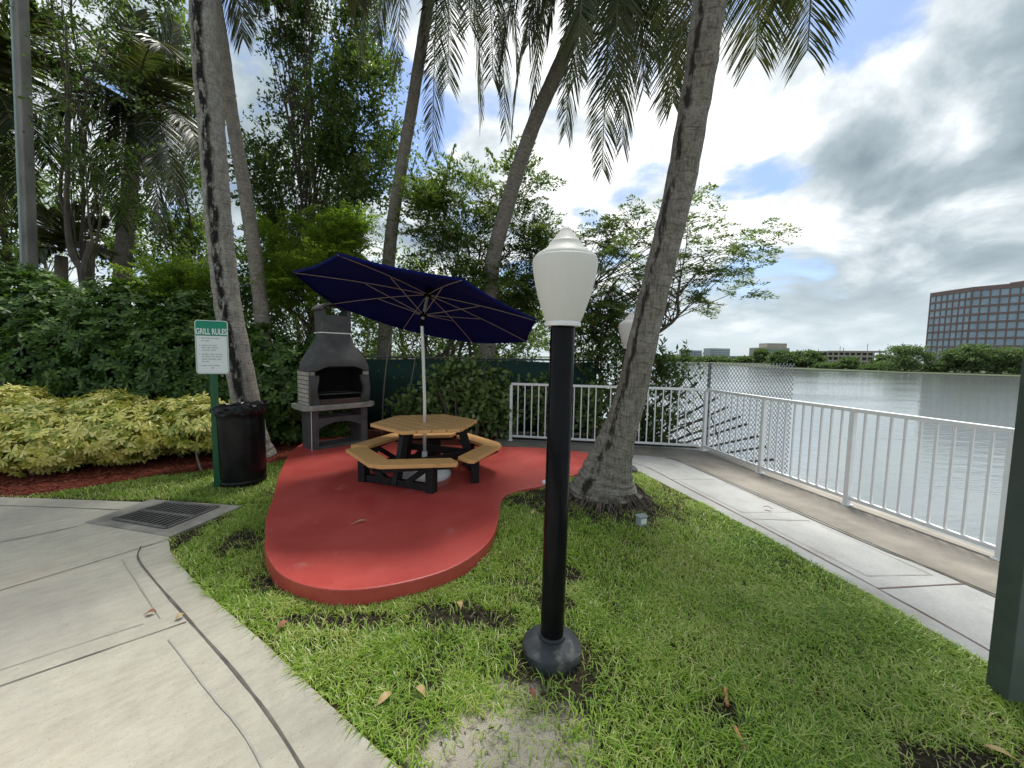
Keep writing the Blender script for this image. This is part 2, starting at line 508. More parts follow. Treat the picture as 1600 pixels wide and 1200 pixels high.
# water
m, t, p = newmat('lake_water')
o = t.n('TexCoord').outputs['Object']
t.put(p, 'Base_Color', (0.165, 0.185, 0.19, 1))
t.put(p, 'Roughness', 0.07)
t.put(p, 'IOR', 1.4)
t.put(p, 'Specular_IOR_Level', 0.6)
wv = t.noise(t.vm('MULTIPLY', o, (0.55, 1.5, 1)), 1.1, 4, 0.55, 0.4)
wv2 = t.noise(t.vm('MULTIPLY', o, (0.5, 1.6, 1)), 4.2, 3, 0.5, 0.3)
calm = t.step(t.noise(t.vm('MULTIPLY', o, (0.4, 1.6, 1)), 0.05, 3), 0.40, 0.62, 0.35, 1.0)
h = t.m('MULTIPLY', t.m('ADD', wv, t.m('MULTIPLY', wv2, 0.28)), calm)
bump(t, p, h, 0.42, 0.09)
M['water'] = m

# lamp globe: milky acrylic
m, t, p = newmat('milky_acrylic')
t.put(p, 'Base_Color', (0.80, 0.79, 0.75, 1))
t.put(p, 'Roughness', 0.5)
t.put(p, 'Specular_IOR_Level', 0.25)
tr = t.n('BsdfTranslucent', None, Color=(0.85, 0.83, 0.78, 1))
mx = t.n('MixShader', None, i0=0.35, i1=p.outputs[0], i2=tr.outputs[0])
t.t.links.new(mx.outputs[0], t.t.nodes['Material Output'].inputs[0])
M['acrylic'] = m

# pale bricks of the grill
m, t, p = newmat('pale_brick')
tc = t.n('TexCoord').outputs['Object']
sx = t.n('SeparateXYZ', None, Vector=tc)
vec = t.n('CombineXYZ', None, X=t.m('ADD', sx.outputs['X'], sx.outputs['Y']), Y=sx.outputs['Z'], Z=0.0).outputs[0]
br = t.n('TexBrick', None, Vector=vec, Color1=(0.50, 0.47, 0.39, 1), Color2=(0.42, 0.39, 0.33, 1), Mortar=(0.07, 0.066, 0.06, 1), Scale=1.0, Mortar_Size=0.006, Brick_Width=0.24, Row_Height=0.066)
t.put(p, 'Base_Color', br.outputs['Color'])
t.put(p, 'Roughness', 0.9)
bump(t, p, t.m('SUBTRACT', t.noise(tc, 60, 4), br.outputs['Fac']), 0.5, 0.006)
M['brick'] = m

M['grass'] = leafmat('grass_blade', [(0.085, 0.17, 0.022), (0.24, 0.41, 0.04), (0.38, 0.56, 0.075), (0.58, 0.58, 0.24)], 0.40, 0.35, 0.6, tint=(1.1, 1.1, .7))
M['frond'] = leafmat('palm_frond', [(0.025, 0.038, 0.014), (0.04, 0.06, 0.018), (0.065, 0.085, 0.024), (0.14, 0.13, 0.045)], 0.3, 0.4, 0.4)
M['rachis'] = pm('frond_rachis', (0.10, 0.09, 0.04), (0.17, 0.15, 0.07), 6, 0.5, 40, 0.1)
M['broad'] = leafmat('broad_leaf', [(0.035, 0.07, 0.022), (0.06, 0.11, 0.03), (0.095, 0.15, 0.04), (0.15, 0.20, 0.06)], 0.45, 0.4, 0.35)
M['bright'] = leafmat('feathery_leaf', [(0.10, 0.18, 0.025), (0.15, 0.25, 0.03), (0.21, 0.31, 0.04), (0.28, 0.35, 0.07)], 0.5, 0.5, 0.2)
M['mid'] = leafmat('small_leaf', [(0.05, 0.09, 0.026), (0.085, 0.14, 0.036), (0.125, 0.185, 0.046), (0.18, 0.23, 0.07)], 0.45, 0.5, 0.25)
M['hedge'] = leafmat('hedge_leaf', [(0.018, 0.045, 0.010), (0.04, 0.09, 0.016), (0.075, 0.15, 0.026), (0.13, 0.21, 0.048)], 0.3, 0.45, 0.28)
M['round'] = leafmat('round_leaf', [(0.05, 0.09, 0.022), (0.09, 0.155, 0.036), (0.15, 0.225, 0.06), (0.24, 0.31, 0.13)], 0.3, 0.45, 0.3)
M['yellow'] = leafmat('variegated_leaf', [(0.06, 0.12, 0.02), (0.34, 0.40, 0.07), (0.72, 0.66, 0.17), (0.84, 0.78, 0.32)], 0.25, 0.4, 0.4, tint=(1.05, 1.05, 0.7))
M['fartree'] = leafmat('far_leaf_hazed', [(0.05, 0.085, 0.045), (0.08, 0.13, 0.055), (0.12, 0.18, 0.07), (0.16, 0.22, 0.085)], 0.3, 0.6, 0.2)  # leaf colours lightened to stand in for distance haze
M['dryleaf'] = pm('dry_leaf', (0.36, 0.24, 0.10), (0.52, 0.40, 0.20), 15, 0.6, 60, 0.1)
M['brownleaf'] = pm('brown_leaf', (0.22, 0.08, 0.045), (0.33, 0.14, 0.08), 15, 0.6, 60, 0.1)
M['mulchchip'] = leafmat('mulch_chip', [(0.10, 0.022, 0.014), (0.17, 0.04, 0.024), (0.25, 0.07, 0.045), (0.12, 0.05, 0.035)], 0.0, 0.9, 0.1)
M['soilchip'] = leafmat('bark_crumb', [(0.02, 0.015, 0.012), (0.05, 0.038, 0.03), (0.09, 0.07, 0.055), (0.16, 0.13, 0.10)], 0.0, 0.95, 0.1)
M['facade'] = pm('red_brown_facade', (0.19, 0.13, 0.12), (0.235, 0.165, 0.155), 0.3, 0.8, 3, 0.1)
M['glass'] = pm('blue_window_glass', (0.16, 0.24, 0.31), (0.28, 0.39, 0.47), 0.22, 0.12, 3, 0.0, spec=0.9)
M['garage'] = pm('garage_concrete', (0.32, 0.285, 0.23), (0.40, 0.36, 0.30), 0.3, 0.85, 3, 0.1)
M['farwhite'] = pm('far_white_wall', (0.36, 0.39, 0.41), (0.42, 0.45, 0.47), 0.2, 0.8, 3, 0.0)
M['farblue'] = pm('far_glass_wall', (0.16, 0.22, 0.27), (0.20, 0.26, 0.31), 0.2, 0.3, 3, 0.0)
M['farbeige'] = pm('far_beige_wall', (0.34, 0.31, 0.27), (0.40, 0.37, 0.32), 0.2, 0.8, 3, 0.0)
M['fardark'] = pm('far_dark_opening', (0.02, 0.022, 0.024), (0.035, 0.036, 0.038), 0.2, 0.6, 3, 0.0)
M['bank'] = pm('far_bank_grass', (0.025, 0.04, 0.014), (0.045, 0.06, 0.02), 0.2, 0.95, 3, 0.0)
M['boxgrey'] = pm('grey_utility_plastic', (0.26, 0.29, 0.29), (0.33, 0.36, 0.36), 8, 0.5, 40, 0.1)
M['terracotta'] = pm('orange_pipe', (0.40, 0.16, 0.07), (0.48, 0.22, 0.10), 8, 0.6, 40, 0.1)

# ------------------------------------------------------------------ ground, paving, water


def smooth_poly(pts, n=6):
    """closed Catmull-Rom through pts"""
    out_ = []
    k = len(pts)
    for i in range(k):
        p0, p1, p2, p3 = (Vector(pts[(i + j - 1) % k]) for j in range(4))
        for q in range(n):
            u = q / n
            out_.append(tuple(0.5 * ((2 * p1) + (p2 - p0) * u + (2 * p0 - 5 * p1 + 4 * p2 - p3) * u * u + (3 * p1 - p0 - 3 * p2 + p3) * u ** 3)))
    return out_


def smooth_line(pts, n=8):
    pts = [Vector(p) for p in pts]
    e = [pts[0] * 2 - pts[1]] + pts + [pts[-1] * 2 - pts[-2]]
    out_ = []
    for i in range(1, len(e) - 2):
        p0, p1, p2, p3 = e[i - 1:i + 3]
        for q in range(n):
            u = q / n
            out_.append(0.5 * ((2 * p1) + (p2 - p0) * u + (2 * p0 - 5 * p1 + 4 * p2 - p3) * u * u + (3 * p1 - p0 - 3 * p2 + p3) * u ** 3))
    out_.append(pts[-1])
    return out_


def inside(px, py, poly):
    px, py = np.asarray(px), np.asarray(py)
    r = np.zeros(px.shape, bool)
    n = len(poly)
    j = n - 1
    for i in range(n):
        xi, yi, xj, yj = poly[i][0], poly[i][1], poly[j][0], poly[j][1]
        if yi != yj:
            r ^= ((yi > py) != (yj > py)) & (px < (xj - xi) * (py - yi) / (yj - yi) + xi)
        j = i
    return r


shore_line = [(4.75, -60), (4.32, 0), (4.06, 3.0), (3.46, 6.66), (3.25, 7.3), (2.4, 9.5), (1.6, 14), (0, 40), (-12, 160), (-30, 420)]
b = MB()
b.prism([(-900, -60)] + shore_line + [(-900, 420)], -3.0, 0.0)
tag(b.build('ground', M['soil']), 'dark lawn soil with a sandy bare patch by the lamp post', 'ground', kind='structure')
b = MB()
b.prism([(-2000, -400), (2500, -400), (2500, 2500), (-2000, 2500)], -2.6, -1.6)
tag(b.build('water', M['water']), 'rippled grey lake water beyond the white railing', 'water', kind='structure')
b = MB()
b.prism([(150, 60), (124, 97), (110, 111), (98, 136), (104, 190), (116, 260), (121, 300), (112, 420), (60, 520), (-900, 560), (-900, 2400), (2400, 2400), (2400, 60)], -2.8, -1.5)
tag(b.build('far_bank', M['bank']), 'low green bank on the far side of the lake', 'bank', kind='structure')
# seawall facing
b = MB()
for i in range(0, 8):
    p0, p1 = Vector(shore_line[i]), Vector(shore_line[i + 1])
    nrm = Vector(((p1 - p0).y, -(p1 - p0).x)).normalized() * 0.16
    b.prism([tuple(p0 + nrm * .02), tuple(p0 + nrm), tuple(p1 + nrm), tuple(p1 + nrm * .02)], -2.5, -0.02)
tag(b.build('seawall', M['seawall']), 'grey concrete seawall below the white railing', 'seawall')

drive = [(-12, 4.05), (-5.37, 4.01), (-4.4, 3.97), (-3.62, 3.93), (-3.05, 3.50), (-2.86, 3.17), (-2.66, 2.96), (-2.41, 2.76), (-1.94, 2.42), (-1.3, 2.0), (-0.87, 1.7), (-0.42, 1.39), (0.35, 0.75), (1.1, -0.2), (1.6, -3), (-12, -3)]
b = MB()
b.prism(drive, -0.12, 0.018)
tag(b.build('pavement', M['concrete'], bevel=0.006), 'pale stamped concrete pavement curving past the lawn', 'pavement', kind='structure')


def ribbon(pts, wd, z, mat, name='pavement_joint', n=6):
    pts = smooth_line(pts, n)
    b = MB()
    L, Rr = [], []
    for i, p in enumerate(pts):
        tg = (pts[min(i + 1, len(pts) - 1)] - pts[max(i - 1, 0)]).normalized()
        nn = Vector((-tg.y, tg.x)) * wd / 2 * random.uniform(0.6, 1.25)
        L.append((p.x + nn.x, p.y + nn.y, z))
        Rr.append((p.x - nn.x, p.y - nn.y, z))
    k = len(pts)
    b.add(L + Rr, [(k + i, k + i + 1, i + 1, i) for i in range(k - 1)])
    o = b.build(name, mat)
    return tag(o, kind='structure')


ribbon([(-2.95, 3.02), (-2.80, 2.84), (-2.42, 2.56), (-1.85, 2.165), (-1.26, 1.755), (-0.78, 1.38), (0.1, 0.6), (0.7, -0.4)], 0.012, 0.0225, M['joint'])
ribbon([(-4.6, 0.55), (-3.3, 2.42), (-2.84, 3.14)], 0.008, 0.0225, M['joint'])
ribbon([(-3.6, 0.55), (-2.36, 1.71), (-1.87, 2.16)], 0.008, 0.0225, M['joint'])
ribbon([(-6.4, 0.6), (-4.11, 3.04), (-3.83, 3.36)], 0.008, 0.0225, M['joint'])
ribbon([(-8, 3.85), (-5.07, 3.78), (-3.73, 3.72)], 0.009, 0.0225, M['joint'])
ribbon([(-2.90, 2.82), (-2.51, 2.53), (-2.05, 2.19)], 0.008, 0.0225, M['scored'])
ribbon([(-1.85, 2.02), (-1.37, 1.69), (-0.98, 1.42), (-0.3, .8)], 0.008, 0.0225, M['scored'])
ribbon([(-3.7, 0.68), (-2.46, 1.82), (-2.1, 2.14)], 0.005, 0.0225, M['scored'])

path = [(0.9, 6.72), (-0.3, 7.0), (-0.3, 7.35), (0.6, 7.2), (3.46, 6.78), (3.46, 6.66), (4.06, 3.0), (4.32, 0), (4.5, -3), (2.85, -3), (2.72, 0), (2.57, 1.7), (2.54, 2.0), (2.475, 2.48), (2.39, 2.94), (2.31, 3.41), (2.08, 4.3), (1.80, 5.33), (1.5, 5.75), (1.15, 5.95), (0.9, 6.2)]
b = MB()
b.prism(path, -0.10, 0.016)
tag(b.build('walkway', M['path'], bevel=0.005), 'pale grey concrete waterside walkway', 'walkway', kind='structure')
strip = [(-0.25, 6.75), (1.2, 6.45), (2.5, 6.15), (2.65, 5.87), (2.94, 4.40), (3.16, 3.26), (3.34, 2.57), (3.65, 0), (3.9, -3), (4.46, -3), (4.28, 0), (4.03, 3.0), (3.43, 6.62), (0.6, 7.08), (-0.25, 7.2)]
b = MB()
b.prism(strip, -0.05, 0.024)
tag(b.build('kerb_strip', M['strip'], bevel=0.004), 'brown aggregate concrete strip under the white railing', 'kerb strip', kind='structure')
ribbon([(2.45, 6.1), (2.60, 5.86), (2.90, 4.40), (3.13, 3.26), (3.31, 2.57), (3.62, 0)], 0.025, 0.0205, M['joint'])
ribbon([(1.55, 6.1), (1.95, 5.6), (2.16, 4.7), (2.42, 3.5), (2.585, 2.61), (2.67, 2.0), (2.85, 0)], 0.012, 0.0205, M['rustjoint'])
ribbon([(2.58, 2.62), (3.28, 2.70)], 0.011, 0.0205, M['rustjoint'])
ribbon([(2.36, 3.78), (2.97, 3.76)], 0.010, 0.0205, M['scored'])
ribbon([(2.10, 5.0), (2.78, 5.05)], 0.010, 0.0205, M['scored'])
for ys in ((2.72, 3.66), (3.88, 4.95)):
    def lx(y): return 2.585 + (2.61 - y) * 0.02 + (2.61 - y) * (0.19 if y > 2.61 else .1)
    def rx(y): return 3.27 - (y - 2.65) * 0.19
    y0, y1 = ys
    ribbon([(lx(y0) + .09, y0 + .06), (lx(y1) + .09, y1)], 0.006, 0.0205, M['scored'])
    ribbon([(rx(y0) - .09, y0 + .09), (rx(y1) - .09, y1)], 0.006, 0.0205, M['scored'])
    ribbon([(lx(y0) + .09, y0 + .06), (rx(y0) - .09, y0 + .09)], 0.006, 0.0205, M['scored'])

pad_pts = [(-2.16, 3.36), (-1.97, 3.05), (-1.81, 2.80), (-1.52, 2.50), (-1.18, 2.35), (-0.83, 2.37), (-0.42, 2.59), (-0.17, 2.98), (-0.10, 3.45), (-0.08, 3.95), (0.09, 4.20), (0.40, 4.38), (0.80, 4.80), (1.25, 5.2), (1.4, 5.6), (1.1, 6.0), (0.5, 6.2), (-0.3, 6.25), (-1.6, 6.35), (-2.6, 6.65), (-3.35, 6.75), (-3.3, 5.85), (-2.9, 4.85), (-2.45, 3.95)]
pad = smooth_poly(pad_pts, 5)
b = MB()
b.prism(pad, -0.08, 0.12)
tag(b.build('red_patio', M['redpad'], bevel=0.009), 'raised red painted kidney shaped patio slab', 'patio', kind='structure')

mulch = [(-12, 4.06), (-5.30, 4.03), (-5.02, 4.14), (-4.75, 4.44), (-4.42, 4.85), (-3.9, 5.05), (-3.45, 5.35), (-3.2, 5.85), (-3.3, 6.9), (-1.5, 6.5), (-0.3, 6.3), (-0.3, 8.2), (-12, 8.2)]
b = MB()
b.prism(mulch, -0.05, 0.012)
tag(b.build('mulch_bed', M['mulchbase']), 'red wood mulch bed under the shrubs', 'mulch bed', kind='structure')
n = 26000
xs = np.concatenate([rng.uniform(-7.5, -2.6, n), rng.uniform(-3, -0.3, 6000)])
ys = np.concatenate([rng.uniform(4.0, 7.0, n), rng.uniform(6.2, 7.6, 6000)])
keep = inside(xs, ys, mulch) & ~inside(xs, ys, pad)
xs, ys = xs[keep], ys[keep]
n = len(xs)


def leaf_quads(base, dr, sd_, L, Wd, droop=None):
    """N four-cornered leaves: base, left, tip, right"""
    L = np.asarray(L)[:, None]
    Wd = np.asarray(Wd)[:, None]
    nn = np.cross(dr, sd_)
    mid = base + dr * L * 0.5 + nn * (L * 0.06)
    tip = base + dr * L
    if droop is not None:
        tip = tip + np.array([0, 0, -1.0]) * (L * droop)
    v = np.stack([base, mid + sd_ * Wd / 2, tip, mid - sd_ * Wd / 2], 1).reshape(-1, 3)
    k = len(base)
    return v, np.arange(4 * k), np.full(k, 4)


def leaf_hex(base, dr, sd_, L, Wd):
    """N six-cornered rounded leaves"""
    L = np.asarray(L)[:, None]
    Wd = np.asarray(Wd)[:, None]
    nn = np.cross(dr, sd_)
    a = base + dr * L * 0.35 + nn * L * .05
    c = base + dr * L * 0.78 + nn * L * .04
    tip = base + dr * L
    v = np.stack([base, a + sd_ * Wd * .36, c + sd_ * Wd * .5, tip, c - sd_ * Wd * .5, a - sd_ * Wd * .36], 1).reshape(-1, 3)
    k = len(base)
    return v, np.arange(6 * k), np.full(k, 6)


def unit(v):
    return v / np.maximum(np.linalg.norm(v, axis=-1, keepdims=True), 1e-9)


def rdir(k):
    return unit(rng.normal(size=(k, 3)))


def perp(dr, hint=None):
    h_ = hint if hint is not None else rdir(len(dr))
    return unit(np.cross(dr, h_))


base = np.stack([xs, ys, np.full(n, 0.016) + rng.uniform(0, .014, n)], 1)
a = rng.uniform(0, 2 * PI, n)
dr = unit(np.stack([np.cos(a), np.sin(a), rng.uniform(-.1, .5, n)], 1))
v, l, s = leaf_quads(base, dr, perp(dr, np.array([[0, 0, 1.0]]) + rdir(n) * .3), rng.uniform(.025, .07, n), rng.uniform(.008, .02, n))
tag(link('mulch', npmesh('mulch', v, l, s, M['mulchchip'])), 'red shredded wood mulch chips', 'mulch', kind='stuff')

# the lawn swells up to the patio and the palm
def sst(v):
    v = np.clip(v, 0, 1)
    return v * v * (3 - 2 * v)


def rise(x, y):
    return .088 * sst((y - 2.6) / 1.1) * sst((x + .55) / .45) * (1 - sst((x - 1.15) / .75)) * (1 - sst((y - 6.0) / .5))


MX, MY = np.linspace(-.6, 2.0, 54), np.linspace(2.5, 6.6, 84)
b = MB()
gxm, gym = np.meshgrid(MX, MY)
zz = rise(gxm, gym) - .003
b.add([(x, y, z) for x, y, z in zip(gxm.ravel(), gym.ravel(), zz.ravel())], [(j * 54 + i, j * 54 + i + 1, (j + 1) * 54 + i + 1, (j + 1) * 54 + i) for j in range(83) for i in range(53)], True)
tag(b.build('lawn', M['soil']), 'gently raised lawn soil around the leaning palm', 'lawn', kind='structure')
# ------------------------------------------------------------------ grass
def grass_field(x0, x1, y0, y1, dens):
    k = int((x1 - x0) * (y1 - y0) * dens)
    return rng.uniform(x0, x1, k), rng.uniform(y0, y1, k)


# bare patches: x, y, rx, ry
bare = [(-0.02, 1.45, .36, .36), (0.26, 1.86, .27, .24), (0.98, 3.9, .92, .50), (0.30, 4.02, .34, .25), (-0.9, 2.2, .45, .08), (-1.62, 2.55, .2, .13), (-2.25, 3.15, .18, .25), (0.98, 1.66, .11, .07), (1.80, 1.42, .30, .16), (-0.35, 2.3, .3, .13), (-2.75, 3.35, .12, .35), (-0.05, 2.25, .18, .12), (0.42, 2.75, .12, .10), (0.3, 2.4, .2, .1)]


def vnoise(x, y, sc, seed):
    r2 = np.random.default_rng(seed)
    g = r2.random((64, 64))
    fx, fy = x * sc, y * sc
    ix, iy = np.floor(fx).astype(int), np.floor(fy).astype(int)
    ux, uy = fx - ix, fy - iy
    ux, uy = ux * ux * (3 - 2 * ux), uy * uy * (3 - 2 * uy)
    G = lambda i, j: g[i % 64, j % 64]
    return (G(ix, iy) * (1 - ux) + G(ix + 1, iy) * ux) * (1 - uy) + (G(ix, iy + 1) * (1 - ux) + G(ix + 1, iy + 1) * ux) * uy


pad_wide = pad
gx, gy = [], []
for (x0, x1, y0, y1, dn) in [(-2.6, 3.0, 0.4, 2.6, 21000), (-3.2, 2.9, 2.6, 4.2, 14000), (-6.5, 2.6, 4.0, 7.3, 6500)]:
    a_, b_ = grass_field(x0, x1, y0, y1, dn)
    gx.append(a_)
    gy.append(b_)
gx, gy = np.concatenate(gx), np.concatenate(gy)
keep = ~(inside(gx, gy, drive) | inside(gx, gy, path) | inside(gx, gy, pad) | inside(gx, gy, mulch))
keep &= ~inside(gx, gy, [(-3.95, 3.36), (-3.0, 3.1), (-2.68, 3.9), (-3.75, 4.05)])
keep &= (gx < 3.0) & ~((gy > 5.7) & (gx > -2.6))
gx, gy = gx[keep], gy[keep]
prob = np.ones(len(gx))
edge_n = vnoise(gx, gy, 9, 3) * .7 + vnoise(gx, gy, 23, 4) * .5
for bx, by, rx_, ry_ in bare:
    q = np.sqrt(((gx - bx) / rx_) ** 2 + ((gy - by) / ry_) ** 2) + (edge_n - .6) * .9
    prob *= np.clip((q - 0.62) / 0.6, 0.10, 1)
prob *= np.clip(0.35 + 1.2 * vnoise(gx, gy, 4.1, 8) * vnoise(gx, gy, 11, 9) + .3 * vnoise(gx, gy, 19, 10), 0, 1)
prob *= np.where((gx < 0.4) & (gy < 2.7), np.clip(0.25 + 1.0 * vnoise(gx, gy, 5, 12), 0, 1), 1)
keep = rng.random(len(gx)) < prob
gx, gy, pk = gx[keep], gy[keep], prob[keep]
n = len(gx)
tall = 0.014 + 0.026 * vnoise(gx, gy, 6, 21) + rng.uniform(0, .026, n)
a = rng.uniform(0, 2 * PI, n)
lean = rng.uniform(.35, 1.35, n)
hd = np.stack([np.cos(a), np.sin(a), np.zeros(n)], 1)
sdv = np.stack([-np.sin(a), np.cos(a), np.zeros(n)], 1)
p0 = np.stack([gx, gy, rise(gx, gy) - .004], 1)
wd = rng.uniform(.003, .0068, n)[:, None]
up = np.array([0, 0, 1.0])
Lb = (tall * (1 + .35 * lean))[:, None]
ln_ = lean[:, None]
p1 = p0 + (hd * ln_ * .28 + up * .45) * Lb
p2 = p0 + (hd * ln_ * .95 + up * (.80 - .25 * ln_)) * Lb
V = np.stack([p0 - sdv * wd * .5, p0 + sdv * wd * .5, p1 - sdv * wd * .45, p1 + sdv * wd * .45, p2], 1).reshape(-1, 3)
ix = np.arange(n)[:, None] * 5
loops = np.concatenate([ix + np.array([[0, 1, 3, 2]]), ix + np.array([[2, 3, 4]])], 1)
tag(link('grass', npmesh('grass', V, loops, np.tile([4, 3], n), M['grass'])), 'bright green lawn grass with thin bare spots', 'grass', kind='stuff')
# soil crumbs on the bare patches
cx, cy = [], []
for i, (bx, by, rx_, ry_) in enumerate(bare):
    k = int((9000 if i else 700) * rx_ * ry_)
    aa, rr = rng.uniform(0, 2 * PI, k), np.sqrt(rng.random(k)) * 1.1
    cx.append(bx + rx_ * rr * np.cos(aa))
    cy.append(by + ry_ * rr * np.sin(aa))
cx, cy = np.concatenate(cx), np.concatenate(cy)
keep = ~(inside(cx, cy, drive) | inside(cx, cy, path) | inside(cx, cy, pad))
cx, cy = cx[keep], cy[keep]
n = len(cx)
a = rng.uniform(0, 2 * PI, n)
dr = unit(np.stack([np.cos(a), np.sin(a), rng.uniform(-.2, .6, n)], 1))
v, l, s = leaf_quads(np.stack([cx, cy, rise(cx, cy) + rng.uniform(0.001, .012, n)], 1), dr, perp(dr), rng.uniform(.008, .03, n), rng.uniform(.004, .014, n))
tag(link('soil_crumbs', npmesh('soil_crumbs', v, l, s, M['soilchip'])), 'dark soil crumbs and bark bits on the bare lawn patches', 'soil', kind='stuff')

# ------------------------------------------------------------------ storm drain
gp = [Vector((-3.66, 3.50)), Vector((-3.02, 3.33)), Vector((-2.93, 3.82)), Vector((-3.53, 3.90))]
ap = [(-3.85, 3.43), (-2.86, 3.19), (-2.72, 3.87), (-3.78, 4.0)]
b = MB()
b.prism(ap, -0.10, 0.026)
tag(b.build('drain_apron', M['oldconcrete'], bevel=0.006), 'dark stained concrete apron around the storm drain', 'drain apron', kind='structure')
dg = thing('storm_drain', 'square black iron storm drain grate set in stained concrete', 'storm drain', (-3.28, 3.62, 0.026))


def lerp2(u, v):
    return gp[0] * (1 - u) * (1 - v) + gp[1] * u * (1 - v) + gp[2] * u * v + gp[3] * (1 - u) * v


b = MB()
b.prism([tuple(q) for q in gp], 0.0265, 0.030)  # flat black sheet painted in place of the shaded hole below
b.build('pit', M['pit'], dg)
b = MB()


def quadbar(u0, v0, u1, v1, wd, z0=0.0305, z1=0.0345):
    p0, p1 = lerp2(u0, v0), lerp2(u1, v1)
    b.beam((p0.x, p0.y, (z0 + z1) / 2), (p1.x, p1.y, (z0 + z1) / 2), wd, z1 - z0)


for q in ((0, 0, 1, 0), (0, 1, 1, 1), (0, 0, 0, 1), (1, 0, 1, 1)):
    quadbar(*q, 0.035, 0.0305, 0.0365)
quadbar(0, .5, 1, .5, 0.04, 0.0305, 0.0355)
b.build('frame', M['iron'], dg)
b = MB()
for i in range(1, 12):
    quadbar(i / 12, 0.02, i / 12, .98, 0.017)
b.build('grate_bars', M['iron'], dg)

# ------------------------------------------------------------------ lamp posts
GLOBE = [(.060, -.02), (.083, 0), (.092, .012), (.112, .075), (.134, .15), (.151, .23), (.160, .29), (.1625, .325), (.161, .345), (.152, .352), (.150, .358), (.140, .366), (.118, .376), (.098, .387), (.086, .398), (.080, .408), (.079, .411), (.074, .413), (.062, .424), (.048, .437), (.036, .449), (.030, .456), (.029, .459), (.022, .465), (.012, .471), (.003, .474)]

GLOBE = [(r, z * .9 if z <= .352 else .317 + (z - .352) * 1.3) for r, z in GLOBE]


def lamp(label, loc, h, tilt=0.0):
    t = thing('lamp_post', label, 'lamp post', loc)
    b = MB()
    b.lathe([(.153, -.05), (.154, -.01), (.157, .02), (.157, .058), (.151, .067), (.138, .077), (.120, .088), (.098, .097), (.075, .103), (.06, .106)], 40,
            wob=lambda i, k: 1 + .03 * math.sin(k * 2 * PI / 40 * 3 + i) + .015 * math.sin(k * 1.9))
    b.build('footing', M['footing'], t, world=False)
    b = MB()
    b.lathe([(.0625, .10), (.0625, h - .012), (.058, h), (.03, h)], 36)
    b.build('pole', M['black'], t, world=False)
    b = MB()
    b.lathe([(.064, .104), (.072, .106), (.073, .112), (.071, .117), (.0645, .120)], 36)
    b.build('base_ring', M['footing'], t, world=False)
    b = MB()
    b.lathe([(.090, h - .002), (.092, h + .012), (.086, h + .02), (.05, h + .02)], 36)
    b.build('collar', M['white'], t, world=False)
    b = MB()
    b.lathe([(r, h + .018 + z) for r, z in GLOBE], 96, wob=lambda i, k: 1 + (.002 * (1 if k % 4 < 2 else -1) if 2 < i < 8 else 0))
    b.build('globe', M['acrylic'], t, world=False)
    t.rotation_euler = (0, tilt, 0)
    return t


lamp('black lamp post with milky acorn globe in the middle of the lawn', (0.237, 1.995, 0), 1.752, R(0.5))
lamp('black lamp post with white globe half hidden behind the leaning grey palm trunk', (1.605, 5.35, 0), 1.72)

# ------------------------------------------------------------------ umbrella
UC = Vector((-1.07, 4.77, 2.133))
UN = Vector((0.1626, 0.1846, 0.9693)).normalized()
rimw = [(-2.32, 4.19, 2.45), (-1.52, 3.46, 2.46), (-.46, 3.49, 2.27), (.25, 4.27, 2.0), (.19, 5.33, 1.81), (-.62, 6.06, 1.81), (-1.68, 6.03, 1.99), (-2.39, 5.25, 2.26)]
rimw = [Vector(p) for p in rimw]
apex = UC + UN * 0.30
um = thing('patio_umbrella', 'navy blue octagonal patio umbrella tilted over the picnic table', 'umbrella', (-1.07, 4.77, 0.2))
b = MB()
vs, fs = [apex], []
RN = 5
SEG = 6
for ring in range(1, RN + 1):
    f = ring / RN
    for k in range(8):
        a_, c_ = rimw[k], rimw[(k + 1) % 8]
        for q in range(SEG):
            u = q / SEG
            rimp = a_ * (1 - u) + c_ * u
            sag = math.sin(PI * u)
            pull = 1 - .010 * sag * f
            p_ = apex + (UC + (rimp - UC) * pull - apex) * f - UN * (.035 * sag * f * (1 - f * .4))
            p_ += UN * (.02 * math.sin(PI * f))
            vs.append(p_)
NR = 8 * SEG
for k in range(NR):
    fs.append((0, 1 + k, 1 + (k + 1) % NR))
for ring in range(RN - 1):
    for k in range(NR):
        a0 = 1 + ring * NR
        fs.append((a0 + k, a0 + NR + k, a0 + NR + (k + 1) % NR, a0 + (k + 1) % NR))
# hem turned down at the rim
hb = len(vs)
for k in range(NR):
    vs.append(vs[1 + (RN - 1) * NR + k] - UN * .028)
for k in range(NR):
    a0 = 1 + (RN - 1) * NR
    fs.append((a0 + k, hb + k, hb + (k + 1) % NR, a0 + (k + 1) % NR))
b.add(vs, fs, True)
cv = b.build('canopy', M['navy'], um, sharp=18)
sm_ = cv.modifiers.new('cloth', 'SOLIDIFY')
sm_.thickness = 0.004
hub = apex - UN * .10
run = UC - UN * 0.07
for k in range(8):
    b = MB()
    e = rimw[k] - UN * .012
    pts = [hub.lerp(e, q / 6) + UN * (.018 * math.sin(PI * q / 6) - .012) for q in range(7)]
    b.tube(pts, .005, 6)
    rb = b.build('rib', M['rib'], um)
    b = MB()
    b.tube([run, pts[3] - UN * .012], .0045, 6)
    b.build('strut', M['rib'], rb)
b = MB()
b.tube([hub - UN * .05, hub + UN * .06], .05, 12)
b.build('hub', M['black'], um)
b = MB()
b.tube([run - UN * .03, run + UN * .03], .045, 12)
b.build('runner', M['black'], um)
b = MB()
joint = UC - UN * .16
b.tube([(-1.07, 4.77, .2), (-1.07, 4.77, 1.0), (joint.x, joint.y, joint.z)], .021, 16)
b.build('pole', M['polemetal'], um)
b = MB()
b.tube([joint - UN * .02, hub], .019, 12)
